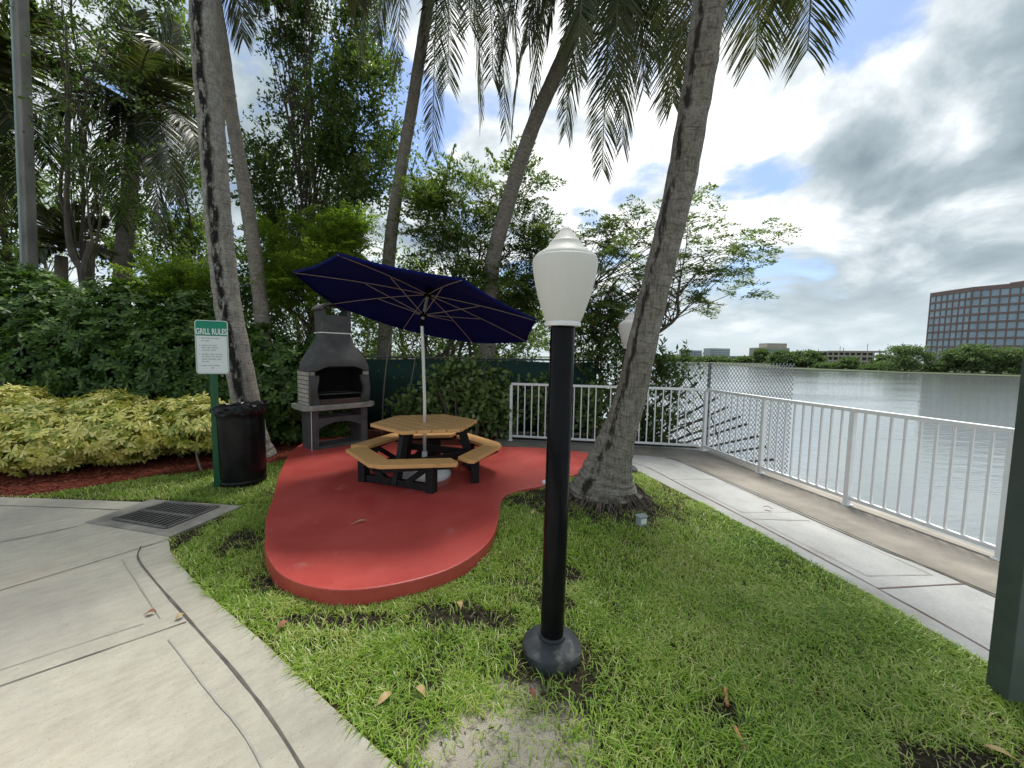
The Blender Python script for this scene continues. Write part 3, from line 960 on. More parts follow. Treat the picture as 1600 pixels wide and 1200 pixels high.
b.build('upper_pole', M['polemetal'], um)
b = MB()
b.tube([joint - UN * .05, joint + UN * .03], .028, 12)
b.build('tilt_joint', M['black'], um)
st = thing('umbrella_stand', 'round white domed umbrella stand on the red patio under the table', 'umbrella stand', (-1.03, 4.66, .12))
b = MB()
b.lathe([(.30, .0), (.305, .02), (.295, .045), (.25, .075), (.20, .092), (.175, .095), (.17, .11), (.12, .122), (.085, .128), (.05, .132), (.02, .132)], 48)
b.build('base', M['standwhite'], st, world=False)
b = MB()
b.lathe([(.05, .13), (.048, .15), (.035, .16), (.033, .27), (.02, .27)], 20, c=(-.04, .11, 0))
b.build('sleeve', M['standwhite'], st, world=False)

# ------------------------------------------------------------------ picnic table
TC = Vector((-1.06, 4.80))
tb = thing('picnic_table', 'hexagonal picnic table with tan planks, black frames and three attached bent benches', 'picnic table', (TC.x, TC.y, .12), R(0))


def clip(poly, a, b_, c_):
    """keep a*x+b*y<=c"""
    out_ = []
    for i in range(len(poly)):
        p, q = poly[i], poly[(i + 1) % len(poly)]
        dp, dq = a * p[0] + b_ * p[1] - c_, a * q[0] + b_ * q[1] - c_
        if dp <= 0:
            out_.append(p)
        if dp * dq < 0:
            u = dp / (dp - dq)
            out_.append((p[0] + (q[0] - p[0]) * u, p[1] + (q[1] - p[1]) * u))
    return out_


TA = R(19)
hexa = [(0.655 * math.cos(TA + k * PI / 3), 0.655 * math.sin(TA + k * PI / 3)) for k in range(6)]
pa = R(19 + 120)                       # planks run along this direction
pdv = (math.cos(pa), math.sin(pa))
pn = (-pdv[1], pdv[0])
b = MB()
W_ = 1.135 / 8
for i in range(8):
    lo_, hi_ = -1.135 / 2 + i * W_ + .008, -1.135 / 2 + (i + 1) * W_ - .008
    pl = clip(clip(hexa, pn[0], pn[1], hi_), -pn[0], -pn[1], -lo_)
    b.prism(pl, .600, .640)
b.build('tabletop', M['wood'], tb, bevel=.006, world=False)
BA = R(9)
for k in range(3):
    ca = BA + k * 2 * PI / 3
    ro, ri = .985, .715
    cor = lambda r, an: Vector((r * math.cos(an), r * math.sin(an)))
    A0, A1, A2 = cor(ro, ca - PI / 3), cor(ro, ca), cor(ro, ca + PI / 3)
    I0, I1, I2 = cor(ri, ca - PI / 3), cor(ri, ca), cor(ri, ca + PI / 3)
    sh = .07
    E0, F0 = A0.lerp(A1, sh + .06), I0.lerp(I1, sh)
    E2, F2 = A2.lerp(A1, sh + .06), I2.lerp(I1, sh)
    ch0 = A1.lerp(A0, .085)
    ch2 = A1.lerp(A2, .085)
    mid = (ch0 + ch2) / 2
    bench = thing('bench', None, None)
    bench.parent = tb
    b = MB()
    tg_ = (I1 - mid).normalized() * 0
    for poly in ([F0, E0 + (F0 - E0) * .25 + (E0 - A1).normalized() * .035, E0, ch0, mid, I1], [I1, mid, ch2, E2, E2 + (F2 - E2) * .25 + (E2 - A1).normalized() * .035, F2]):
        cen = sum(poly, Vector((0, 0))) / len(poly)
        poly = [cen + (q - cen) * .994 for q in poly]
        b.prism([tuple(q) for q in poly], .298, .340)
    bo = b.build('seat', M['wood'], bench, bevel=.006, world=False)
    # frame under the bench: two posts, sill, two braces, slanted centre leg, seat rails
    b = MB()
    rm = .845
    P0 = cor(rm, ca).lerp(cor(rm, ca - PI / 3), .62)
    P2 = cor(rm, ca).lerp(cor(rm, ca + PI / 3), .62)
    tdir = (P2 - P0).normalized()
    for P_ in (P0, P2):
        b.box((P_.x, P_.y, .149), (.095, .095, .298), Matrix.Rotation(math.atan2(tdir.y, tdir.x), 3, 'Z'))
    b.beam((P0.x + tdir.x * .05, P0.y + tdir.y * .05, .05), (P2.x - tdir.x * .05, P2.y - tdir.y * .05, .05), .06, .075)
    for P_, sg in ((P0, 1), (P2, -1)):
        q0 = P_ + tdir * sg * .03
        q1 = P_ + tdir * sg * .30
        b.beam((q0.x, q0.y, .27), (q1.x, q1.y, .07), .055, .06)
        c0 = P_.lerp(cor(.90, ca), .92)
        b.beam((P_.x - (c0 - P_).normalized().x * .22, P_.y - (c0 - P_).normalized().y * .22, .272), (c0.x, c0.y, .272), .07, .05)
    b.build('frame', M['blackwood'], bench, bevel=.004, world=False)
    b = MB()
    M0 = (P0 + P2) / 2
    top = cor(.43, ca)
    b.beam((M0.x, M0.y, .02), (top.x, top.y, .585), .105, .06, up=(-math.sin(ca), math.cos(ca), 0))
    b.build('leg', M['blackwood'], bench, bevel=.004, world=False)
b = MB()
for k in range(3):
    c0, c1 = BA + k * 2 * PI / 3, BA + (k + 1) * 2 * PI / 3
    p0, p1 = Vector((.60 * math.cos(c0), .60 * math.sin(c0))), Vector((.60 * math.cos(c1), .60 * math.sin(c1)))
    dd = (p1 - p0).normalized()
    p0, p1 = p0 - dd * .05, p1 + dd * .05
    b.beam((p0.x, p0.y, .225 + .004 * k), (p1.x, p1.y, .225 + .004 * k), .05, .09)
    q = Vector((.50 * math.cos(c0), .50 * math.sin(c0)))
    b.beam((q.x * .12, q.y * .12, .568 + k * .003), (q.x, q.y, .568 + k * .003), .07, .055)
b.build('cross_beams', M['blackwood'], tb, bevel=.004, world=False)

# ------------------------------------------------------------------ grill
GP = Vector((-2.83, 6.22))
gr = thing('masonry_grill', 'charcoal masonry barbecue grill with pale brick sides, hood and arched chimney cap', 'barbecue grill', (GP.x, GP.y, .05), R(46))
# local: front is -y
gr.scale = (1.06, 1.0, 1.0)
for sx_ in (-1, 1):
    b = MB()
    b.box((sx_ * .36, 0, .335), (.10, .42, .67))
    b.build('leg_panel', M['grey'], gr, bevel=.008, world=False)


def arch_beam(y, z0, z1, rise, th):
    b = MB()
    n_ = 12
    pts = []
    for i in range(n_ + 1):
        x = -.312 + .624 * i / n_
        pts.append((x, z0 + rise * (1 - (x / .312) ** 2)))
    vs = []
    for (x, z) in pts:
        vs += [(x, y - th / 2, z), (x, y + th / 2, z), (x, y - th / 2, z1), (x, y + th / 2, z1)]
    fs = []
    for i in range(n_):
        a, c = i * 4, i * 4 + 4
        fs += [(a, c, c + 2, a + 2), (c + 1, a + 1, a + 3, c + 3), (a + 2, c + 2, c + 3, a + 3), (c, a, a + 1, c + 1)]
    b.add(vs, fs)
    return b


arch_beam(-.155, .38, .545, .09, .09).build('arch_beam', M['grey'], gr, world=False)
arch_beam(.14, .38, .545, .09, .09).build('arch_beam', M['grey'], gr, world=False)
b = MB()
b.box((0, -.15, .055), (.622, .12, .11))
b.box((0, .14, .055), (.622, .10, .11))
b.build('base_beams', M['grey'], gr, bevel=.008, world=False)
b = MB()
b.prism([(-.53, -.20), (-.43, -.31), (.43, -.31), (.53, -.20), (.53, .27), (-.53, .27)], .672, .748)
b.build('countertop', M['slab'], gr, bevel=.010, world=False)
for sx_ in (-1, 1):
    b = MB()
    b.box((sx_ * .395, .03, 1.005), (.10, .44, .51))
    b.build('brick_wall', M['brick'], gr, bevel=.004, world=False)
for sx_ in (-1, 1):       # bowed dark flanges at the mouth
    b = MB()
    pts = []
    n_ = 10
    vs, fs = [], []
    for i in range(n_ + 1):
        z = .752 + .44 * i / n_
        bow = .035 * math.cos((i / n_ - .5) * PI * 2) * .6 + .02
        x0, x1 = sx_ * .43, sx_ * (.30 + bow)
        yb = -.19
        yf = -.225 - .05 * math.sin(PI * i / n_)
        vs += [(x0, yb, z), (x0, yf, z), (x1, yf, z), (x1, yb, z)]
    for i in range(n_):
        a, c = i * 4, i * 4 + 4
        fs += [(a + j, a + (j + 1) % 4, c + (j + 1) % 4, c + j) for j in range(4)]
    fs += [(0, 1, 2, 3), tuple(n_ * 4 + j for j in (3, 2, 1, 0))]
    b.add(vs, fs)
    b.build('mouth_flange', M['grey'], gr, world=False)
b = MB()
b.box((0, .225, 1.02), (.685, .05, .54))
b.box((0, -.01, .775), (.685, .40, .05))
b.box((-.335, .0, 1.02), (.018, .40, .50))
b.box((.335, .0, 1.02), (.018, .40, .50))
b.build('firebox', M['soot'], gr, world=False)
b = MB()
b.box((0, -.205, .79), (.60, .05, .075))
b.build('fire_brick_sill', M['fireclay'], gr, bevel=.004, world=False)
b = MB()
for i in range(12):
    x = -.31 + i * .0565
    b.tube([(x, -.17, .90), (x, .19, .90)], .005, 5)
b.tube([(-.325, -.17, .90), (.325, -.17, .90)], .008, 6)
b.tube([(-.325, .19, .90), (.325, .19, .90)], .008, 6)
b.build('cooking_rack', M['iron'], gr, world=False)
# hood: shell from a wide skirt to the chimney, its front lip arched
b = MB()
prof = [(0, .455, .27, -.01), (.06, .452, .268, -.01), (.16, .42, .25, 0), (.28, .35, .215, .02), (.40, .275, .185, .035), (.50, .232, .165, .04), (.58, .22, .16, .04)]
NP = 40


def rrect(hw, hd, cy, k):
    a = 2 * PI * (k + .5) / NP
    ca, sa = math.cos(a), math.sin(a)
    e_ = .34
    return hw * math.copysign(abs(ca) ** e_, ca), cy + hd * math.copysign(abs(sa) ** e_, sa)


vs, fs = [], []
for layer in (0, 1):
    for i, (dz_, hw, hd_, cy) in enumerate(prof):
        for k in range(NP):
            x, y = rrect(hw - layer * .035, hd_ - layer * .035, cy, k)
            z = 1.262 + dz_
            if y < -.1:
                z += .105 * max(0, 1 - (x / .345) ** 2) * max(0, 1 - dz_ / .42) ** 1.5
            vs.append((x, y, z))
n_ = len(prof)
for i in range(n_ - 1):
    for k in range(NP):
        k2 = (k + 1) % NP
        fs.append((i * NP + k, i * NP + k2, (i + 1) * NP + k2, (i + 1) * NP + k))
        o_ = n_ * NP
        fs.append((o_ + i * NP + k2, o_ + i * NP + k, o_ + (i + 1) * NP + k, o_ + (i + 1) * NP + k2))
for k in range(NP):
    k2 = (k + 1) % NP
    fs.append((k2, k, n_ * NP + k, n_ * NP + k2))
b.add(vs, fs, True)
b.build('hood', M['grey'], gr, world=False)
b = MB()
b.box((0, .04, 1.985), (.425, .31, .27))
b.build('chimney', M['grey'], gr, bevel=.008, world=False)
b = MB()
b.box((0, .04, 1.846), (.440, .325, .016))
b.build('white_seam', M['white'], gr, world=False)
b = MB()
for sx_ in (-1, 1):
    b.box((sx_ * .185, .04, 2.162), (.055, .31, .085))
vs, fs = [], []
n_ = 14
for i in range(n_ + 1):
    a = PI * i / n_
    for rr, y in ((1, -.15), (1, .23), (.84, .23), (.84, -.15)):
        vs.append((.245 * rr * math.cos(a), y, 2.195 + .125 * (rr if rr == 1 else .74) * math.sin(a)))
for i in range(n_):
    a, c = i * 4, i * 4 + 4
    fs += [(a + j, a + (j + 1) % 4, c + (j + 1) % 4, c + j) for j in range(4)]
fs += [(3, 2, 1, 0), tuple(n_ * 4 + j for j in range(4))]
b.add(vs, fs, True)
b.build('chimney_cap', M['grey'], gr, world=False)
b = MB()
for (x, y, h_) in ((-.412, -.212, .66),):
    b.box((x, y, h_ / 2), (.008, .006, h_ - .01))
b.build('pale_seam', M['white'], gr, world=False)

# ------------------------------------------------------------------ grill rules sign
SP = Vector((-3.39, 4.42))
sg = thing('grill_sign', 'white and green grill rules sign on a green post beside the black bin', 'sign', (SP.x, SP.y, 0), R(20))
b = MB()
b.box((0, .022, .80), (.012, .03, 1.72))
for sx_ in (-1, 1):
    b.box((sx_ * .022, .010, .80), (.034, .006, 1.72))
b.build('post', M['postgreen'], sg, world=False)
PW, PH, PZ = .31, .60, 1.63


def rrp(w_, h_, r_, cz):
    o_ = []
    for (cx_, cz_, a0) in ((w_ / 2 - r_, h_ / 2 - r_, 0), (-w_ / 2 + r_, h_ / 2 - r_, 90), (-w_ / 2 + r_, -h_ / 2 + r_, 180), (w_ / 2 - r_, -h_ / 2 + r_, 270)):
        for q in range(6):
            a = R(a0 + q * 18)
            o_.append((cx_ + r_ * math.cos(a), cz + cz_ + r_ * math.sin(a)))
    return o_


def plate(poly, y0, y1):
    b = MB()
    b.prism(poly, y0, y1, M=Matrix(((1, 0, 0, 0), (0, 0, -1, 0), (0, 1, 0, 0), (0, 0, 0, 1))))
    return b


pn_ = plate(rrp(PW, PH, .03, PZ), 0, .004).build('panel', M['signwhite'], sg, world=False)
outer, inner = rrp(PW - .014, PH - .014, .025, PZ), rrp(PW - .022, PH - .022, .021, PZ)
b = MB()
k = len(outer)
b.add([(x, -.0052, z) for x, z in outer] + [(x, -.0052, z) for x, z in inner], [(i, (i + 1) % k, k + (i + 1) % k, k + i) for i in range(k)])
b.build('border', M['signgreen'], pn_, world=False)
hd_ = [q for q in clip(rrp(PW - .022, PH - .022, .021, PZ), 0, -1, -(PZ + PH / 2 - .172))]
plate(hd_, .0045, .0056).build('header', M['signgreen'], pn_, world=False)


def text_mesh(body, size, sx, mat, name, parent, x, z, y, extr=.0006, bold=0.0):
    cu = bpy.data.curves.new('txt', 'FONT')
    cu.body = body
    cu.size = size
    cu.align_x = 'CENTER'
    cu.extrude = extr
    cu.offset = bold
    to = bpy.data.objects.new('txt', cu)
    C.objects.link(to)
    bpy.context.view_layer.update()
    me = bpy.data.meshes.new_from_object(to.evaluated_get(bpy.context.evaluated_depsgraph_get()))
    bpy.data.objects.remove(to)
    me.transform(Matrix.Scale(sx, 4, (1, 0, 0)))
    me.transform(Matrix.Rotation(R(90), 4, 'X'))
    me.transform(Matrix.Translation((x, y, z)))
    me.materials.clear()
    me.materials.append(mat)
    return link(name, me, parent, False)


text_mesh('GRILL RULES', .092, .57, M['signwhite'], 'lettering', pn_, 0, PZ + .145, -.0066, bold=.0022)
b = MB()
for (z, ws, dot) in [(.095, (.05, .04, .025, .06), 1), (.065, (.03, .05), 0), (.015, (.07, .03, .06), 1), (-.012, (.05, .04, .08), 0), (-.039, (.10, .05), 0), (-.085, (.08, .05, .035, .04), 1), (-.112, (.03, .06, .03, .08), 0), (-.139, (.06, .09, .05), 0), (-.166, (.03, .04), 0), (-.212, (.06, .05, .07), 1)]:
    x = -.10
    if dot:
        b.box((-.118, -.005, PZ + z + .006), (.008, .0022, .008))
    for w_ in ws:
        w_ *= .84
        b.box((x + w_ / 2, -.005, PZ + z + .006), (w_ * .92, .0022, .0085))
        x += w_ + .008
b.build('small_print', M['signgrey'], pn_, world=False)
b = MB()
b.lathe([(.007, 0), (.006, .003), (.001, .004)], 10, M=Matrix.Translation((0, -.004, PZ - .232)) @ Matrix.Rotation(R(90), 4, 'X'))
b.build('bolt', M['iron'], pn_, world=False)
b = MB()
b.lathe([(.007, 0), (.006, .003), (.001, .004)], 10, M=Matrix.Translation((0, -.0055, PZ + .268)) @ Matrix.Rotation(R(90), 4, 'X'))
b.build('bolt', M['iron'], pn_, world=False)

# ------------------------------------------------------------------ bin
bn = thing('trash_can', 'black steel drum trash can with a crumpled black bag over its rim', 'trash can', (-3.24, 4.64, 0))
b = MB()
b.lathe([(.20, .0), (.262, .0), (.270, .02), (.272, .045), (.268, .06), (.262, .065), (.262, .085), (.268, .09), (.270, .12), (.276, .45), (.280, .80), (.281, .86), (.287, .868), (.290, .885), (.287, .90), (.281, .906), (.278, .925), (.26, .925), (.25, .86), (.24, .25), (.02, .2)], 48)
b.build('drum', M['bin'], bn, world=False)
b = MB()
nz_ = np.random.default_rng(3).random((12, 60))


def bagw(i, k):
    return 1 + (.10 * (nz_[i, k % 60] - .5) if i < 9 else 0) + .03 * math.sin(k * .9 + i)


b.lathe([(.292, .86), (.300, .885), (.306, .915), (.304, .945), (.290, .968), (.268, .975), (.248, .962), (.238, .93), (.23, .88), (.22, .80), (.10, .70), (.01, .68)], 60, wob=bagw)
for i in range(9):
    a = R(-60 + i * 28)
    p_ = Vector((.27 * math.cos(a), .27 * math.sin(a), .955))
    b.tube([p_, p_ + Vector((random.uniform(-.05, .05), random.uniform(-.05, .05), random.uniform(.0, .025))), p_ + Vector((random.uniform(-.09, .09), random.uniform(-.09, .09), random.uniform(-.01, .03)))], [.03, .018, .004], 5)
b.build('bin_liner', M['bag'], bn, world=False, sharp=25)
bn.rotation_euler = (R(-1), R(-2), 0)

bn.scale = (.90, .90, .985)

# ------------------------------------------------------------------ railings
def railing(name, label, pts, post_flags, nb):
    """pts: base points on the ground; posts stand where flagged; nb balusters per bay"""
    t = thing(name, label, 'railing', (pts[0][0], pts[0][1], .024))
    H = 1.05
    P = [Vector((x, y, .024)) for x, y in pts]
    for p_, f in zip(P, post_flags):
        if not f:
            continue
        i = P.index(p_)
        tg = (P[min(i + 1, len(P) - 1)] - P[max(i - 1, 0)]).normalized()
        b = MB()
        rot = Matrix.Rotation(math.atan2(tg.y, tg.x), 3, 'Z')
        b.box((p_.x, p_.y, p_.z + H / 2 - .01), (.05, .05, H - .02), rot)
        b.box((p_.x, p_.y, p_.z + .006), (.085, .085, .012), rot)
        b.build('post', M['rail'], t, bevel=.003)
    b = MB()
    for a, c in zip(P[:-1], P[1:]):
        b.beam(a + Vector((0, 0, H)), c + Vector((0, 0, H)), .055, .042)
    b.build('top_rail', M['rail'], t, bevel=.006)
    b = MB()
    for a, c in zip(P[:-1], P[1:]):
        tg = (c - a).normalized()
        b.beam(a + tg * .026 + Vector((0, 0, .085)), c - tg * .026 + Vector((0, 0, .085)), .036, .036)
    b.build('bottom_rail', M['rail'], t, bevel=.003)
    proto = None
    for a, c, n_ in zip(P[:-1], P[1:], nb):
        tg = (c - a).normalized()
        ang = math.atan2(tg.y, tg.x)
        for i in range(n_):
            q = a.lerp(c, (i + 1) / (n_ + 1))
            if proto is None:
                b = MB()
                b.box((0, 0, .103 + (H - .021 - .103) / 2), (.019, .019, H - .021 - .103))
                proto = b.mesh('baluster', M['rail'])
            o = bpy.data.objects.new('baluster', proto)
            C.objects.link(o)
            o.parent = t
            o.location = q - t.location
            o.rotation_euler = (0, 0, ang)
    return t


railing('metal_railing', 'short white metal railing across the back behind the leaning palm', [(-0.01, 7.15), (1.62, 6.88), (3.24, 6.61)], (1, 0, 0), (12, 12))
railing('metal_railing', 'long white metal railing running along the lake edge beside the walkway', [(3.30, 6.60), (3.47, 5.33), (3.70, 4.19), (3.95, 3.03), (4.15, 1.85), (4.30, .7)], (1, 1, 1, 1, 1, 1), (9, 9, 9, 9, 9))

# ------------------------------------------------------------------ green post at the right edge
ps = thing('square_post', 'dark green square post standing in the lawn at the right edge', 'post', (2.41, 1.76, 0), R(-10))
b = MB()
b.box((0, 0, 1.55), (.105, .105, 3.1))
b.build('shaft', M['darkpost'], ps, bevel=.004, world=False)
b = MB()
b.box((0, 0, 3.112), (.125, .125, .022))
b.build('cap', M['darkpost'], ps, bevel=.004, world=False)

# concrete utility pole at the far left
pc = thing('utility_pole', 'tall square grey concrete utility pole rising behind the left hedge', 'utility pole', (0, 0, 0))
b = MB()
pb, pt = at(50, 470, 8.4), at(27, -140, 8.4)
dirp = (pt - pb).normalized()
g0 = pb - dirp * (pb.z / dirp.z)
b.beam(g0, pt + dirp * 2.5, .18, .165, up=(.25, .97, 0))
b.build('shaft', M['polegrey'], pc, bevel=.02)
b = MB()
b.tube([g0 + Vector((-.105, -.06, 0)), pt + dirp * 2.4 + Vector((-.105, -.06, 0))], .028, 8)
b.build('conduit', M['signgrey'], pc)

# ------------------------------------------------------------------ lake fence: mesh panel and fan of spike bars
ms = thing('mesh_fence', 'see-through diamond mesh fence panel reaching out over the water', 'mesh fence', (2.0, 7.62, 0))
b = MB()
x0, x1, z0, z1, Y_ = 2.2, 5.50, -1.0, 1.53, 7.62
dxs, sl = .066, 1.45
k = int((x1 - x0 + (z1 - z0) / sl) / dxs) + 1


def bulge(x, z):
    return .0


for i in range(k):
    for sgn in (1, -1):
        # line x = xs + sgn*(z - z0)/sl
        xs_ = x0 - (z1 - z0) / sl + i * dxs if sgn > 0 else x0 + i * dxs
        pts = []
        za, zb = z0, z1
        xa, xb = xs_ + sgn * (za - z0) / sl, xs_ + sgn * (zb - z0) / sl
        # clip to x range
        def zx(x): return z0 + (x - xs_) * sl * sgn
        lo_, hi_ = za, zb
        for lim, side in ((x0, 1), (x1, -1)):
            zc = zx(lim)
            if (sgn > 0) == (side > 0):
                lo_ = max(lo_, zc)
            else:
                hi_ = min(hi_, zc)
        if hi_ - lo_ < .02:
            continue
        A_ = Vector((xs_ + sgn * (lo_ - z0) / sl, Y_ + .004 * sgn, lo_))
        B_ = Vector((xs_ + sgn * (hi_ - z0) / sl, Y_ + .004 * sgn, hi_))
        b.beam(A_, B_, .0085, .0085, up=(0, 1, 0))
b.build('mesh', M['galv'], ms)
b = MB()
b.beam((3.87, Y_ + .04, -2.4), (3.87, Y_ + .04, 1.52), .045, .04, up=(0, 1, 0))
b.build('post', M['galv'], ms)
b = MB()
b.box((3.87, Y_ + .008, 1.42), (.03, .012, .03))
b.box((3.87, Y_ + .008, .9), (.03, .012, .03))
b.box((3.87, Y_ + .008, 1.2), (.03, .012, .03))
b.build('clamp', M['rust'], ms)
fn = thing('spike_fan', 'fan of dark spiked guard bars spreading out behind the white railing', 'spike guard', (1.25, 7.50, -.75))
tips = [(3.34, 1.25), (3.56, 1.13), (3.98, .86), (4.19, .68), (4.44, .5), (4.57, .35), (4.81, .12), (4.98, -.09), (5.14, -.34), (5.26, -.61)]
for (x, z) in tips:
    b = MB()
    hb_ = Vector((1.25, 7.5, -.75))
    tp = Vector((x, 7.5, z))
    dd = (tp - hb_).normalized()
    b.tube([hb_ + dd * .3, tp - dd * .12, tp - dd * .02, tp], [.021, .021, .028, .006], 6)
    b.tube([tp - dd * .16, tp - dd * .14], [.03, .03], 6)
    b.build('bar', M['rust'], fn)
b = MB()
for rr in (1.7, 2.9):
    pts = []
    for (x, z) in tips:
        dd = (Vector((x, 7.5, z)) - Vector((1.25, 7.5, -.75))).normalized()
        pts.append(Vector((1.25, 7.52, -.75)) + dd * rr)
    b.tube(pts, .012, 6)
b.build('spacer', M['rust'], fn)

# green screen fence at the back
fe = thing('screen_fence', 'dark green privacy screen fence behind the grill and shrubs', 'fence', (-4, 7.9, 0))
fx = [-10, -8.2, -6.4, -4.6, -2.85, -1.2, .4, 1.7]
b = MB()
n_ = 90
vs, fs = [], []
for i in range(n_ + 1):
    x = -10 + 11.7 * i / n_
    for j, z in enumerate((.04, .5, 1.0, 1.5)):
        vs.append((x, 7.9 + .012 * math.sin(x * 5.1 + z * 2) + .01 * math.sin(x * 13.3), z - (.03 * abs(math.sin(x * 1.75)) if j == 3 else 0)))
for i in range(n_):
    for j in range(3):
        a = i * 4 + j
        fs.append((a, a + 4, a + 5, a + 1))
b.add(vs, fs, True)
so = b.build('screen', M['screen'], fe)
mo = so.modifiers.new('cloth', 'SOLIDIFY')
mo.thickness = .006
for x in fx:
    b = MB()
    b.tube([(x, 7.96, -.1), (x, 7.96, 1.58)], .024, 8)
    b.build('post', M['darkpost'], fe)
b = MB()
b.tube([(-10, 7.96, 1.52), (1.7, 7.96, 1.52)], .02, 8)
b.build('top_rail', M['darkpost'], fe)

# ------------------------------------------------------------------ palms
def frond_mesh(p0, p1, p2, p3, L_leaf=.75, n=130, wl=.028, droop=.20, seed=0, ragged=.12):
    """one coconut frond on a cubic curve: returns leaflet arrays and the rachis points"""
    r = np.random.default_rng(seed)
    P = [np.array(q, float) for q in (p0, p1, p2, p3)]
    t_ = np.linspace(0.14, 1, n)
    tt = t_[:, None]
    cur = (1 - tt) ** 3 * P[0] + 3 * (1 - tt) ** 2 * tt * P[1] + 3 * (1 - tt) * tt ** 2 * P[2] + tt ** 3 * P[3]
    tan = unit(3 * (1 - tt) ** 2 * (P[1] - P[0]) + 6 * (1 - tt) * tt * (P[2] - P[1]) + 3 * tt ** 2 * (P[3] - P[2]))
    h = np.array([0, 0, 1.0])
    sd_ = np.cross(tan, h)
    ref = unit(np.cross(np.array(P[3] - P[0]), h))
    sd_ = unit(sd_ + ref * .5 + 1e-6)
    prof = np.interp(t_, [.14, .3, .6, .85, 1], [.65, 1, 1, .85, .5])
    Vs = []
    for sgn in (1, -1):
        k = n
        ll = L_leaf * prof * r.uniform(.85, 1.1, k)
        keep = r.random(k) > ragged * .5
        fwd = np.interp(t_, [.14, .6, 1], [.5, .85, 1.5])[:, None] + r.normal(size=(k, 1)) * .14
        d0 = unit(sd_ * sgn + tan * fwd + r.normal(size=(k, 3)) * .05)
        d1 = unit(d0 + np.array([0, 0, -1.0]) * droop)
        d2 = unit(d1 + np.array([0, 0, -1.0]) * droop * (.6 + .8 * r.random((k, 1))))
        ll = ll[:, None]
        a0 = cur
        a1 = a0 + d0 * ll * .35
        a2 = a1 + d1 * ll * .35
        a3 = a2 + d2 * ll * .3
        wdir = unit(np.cross(d1, np.cross(sd_ * sgn, tan) + r.normal(size=(k, 3)) * .35))
        w_ = wl * r.uniform(.8, 1.15, (k, 1))
        q = np.stack([a0 - wdir * w_ * .25, a0 + wdir * w_ * .25, a1 - wdir * w_ * .5, a1 + wdir * w_ * .5, a2 - wdir * w_ * .42, a2 + wdir * w_ * .42, a3], 1)
        Vs.append(q[keep])
    q = np.concatenate(Vs)
    k = len(q)
    ix = np.arange(k)[:, None] * 7
    loops = np.concatenate([ix + [[0, 1, 3, 2]], ix + [[2, 3, 5, 4]], ix + [[4, 5, 6]]], 1)
    t2 = np.linspace(0, 1, 12)[:, None]
    rp = (1 - t2) ** 3 * P[0] + 3 * (1 - t2) ** 2 * t2 * P[1] + 3 * (1 - t2) * t2 ** 2 * P[2] + t2 ** 3 * P[3]
    return q.reshape(-1, 3), loops.ravel(), np.tile([4, 4, 3], k), rp


def add_frond(par, crown, tip, lift, seed, L_leaf=.8, n=130, wl=.028, droop=.20, mat='frond'):
    crown, tip = Vector(crown), Vector(tip)
    v_ = tip - crown
    hz_ = Vector((v_.x, v_.y, 0))
    Lh = max(hz_.length, .3)
    L = v_.length
    p1 = crown + hz_ * .25 + Vector((0, 0, lift * L))
    p2 = crown + hz_ * .92 + Vector((0, 0, max(lift * L * .6 + v_.z * .35, v_.z * .6)))
    q, l, s, rp = frond_mesh(crown, p1, p2, tip, L_leaf, n, wl, droop, seed)
    o = link('frond', npmesh('frond', q, l, s, M[mat]), par)
    b = MB()
    b.tube([tuple(p) for p in rp], list(np.linspace(.030, .006, len(rp))), 5)
    b.build('rachis', M['rachis'], o)
    return o


def palm(label, pts, rads, mat, fronds, n_auto, seed, flen=4.2, ring=.018, lump=1.0, auto_z=(-.35, .9), sides=20, n_leaf=190, wl=.021, avoid=None, L_leaf=.8):
    pts = [Vector(p) for p in pts]
    t = thing('palm_tree', label, 'palm tree', (pts[0].x, pts[0].y, 0))
    n0 = 9
    sp = smooth_line(pts, n0)
    rad = np.interp(np.linspace(0, len(rads) - 1, len(sp)), range(len(rads)), rads)
    fine, fr = [], []
    for i in range(len(sp) - 1):
        kk = max(2, int((sp[i + 1] - sp[i]).length / .045))
        for q in range(kk):
            fine.append(sp[i].lerp(sp[i + 1], q / kk))
            fr.append(rad[i] + (rad[i + 1] - rad[i]) * q / kk)
    fine.append(sp[-1])
    fr.append(rad[-1])
    r = np.random.default_rng(seed)
    fr = [x * (1 + ring * math.sin(i * .9 + .6 * math.sin(i * .23)) + r.uniform(-.7, .7) * ring) for i, x in enumerate(fr)]
    ph = r.random(8) * 6
    b = MB()
    b.tube(fine, fr, sides, uv=True, twist=lambda i, k: 1 + lump * .009 * math.sin(k * 2 * PI / sides * 9 + 1.3 * math.sin(i * .33)) + lump * .02 * math.sin(k * 2 * PI / sides * 3 + ph[0] + i * .05) + .015 * math.sin(k * 2 * PI / sides * 5 + i * .21 + ph[1]))
    b.build('trunk', M[mat], t)
    top = pts[-1]
    i = 0
    for (tip, lift) in fronds:
        add_frond(t, top + Vector((0, 0, .1)), tip, lift, seed * 100 + i, n=n_leaf, wl=wl, L_leaf=L_leaf)
        i += 1
    for q in range(n_auto):
        a = q * 2.39996 + seed
        el = r.uniform(*auto_z)
        L = flen * r.uniform(.85, 1.1)
        tip = top + Vector((math.cos(a) * L * math.cos(el) * .9, math.sin(a) * L * math.cos(el) * .9, L * math.sin(el) * .8 - .9))
        if avoid and avoid(tip):
            continue
        add_frond(t, top + Vector((0, 0, .15)), tip, .28 + .1 * r.random(), seed * 100 + 40 + q, n=n_leaf, wl=wl, L_leaf=L_leaf)
    return t


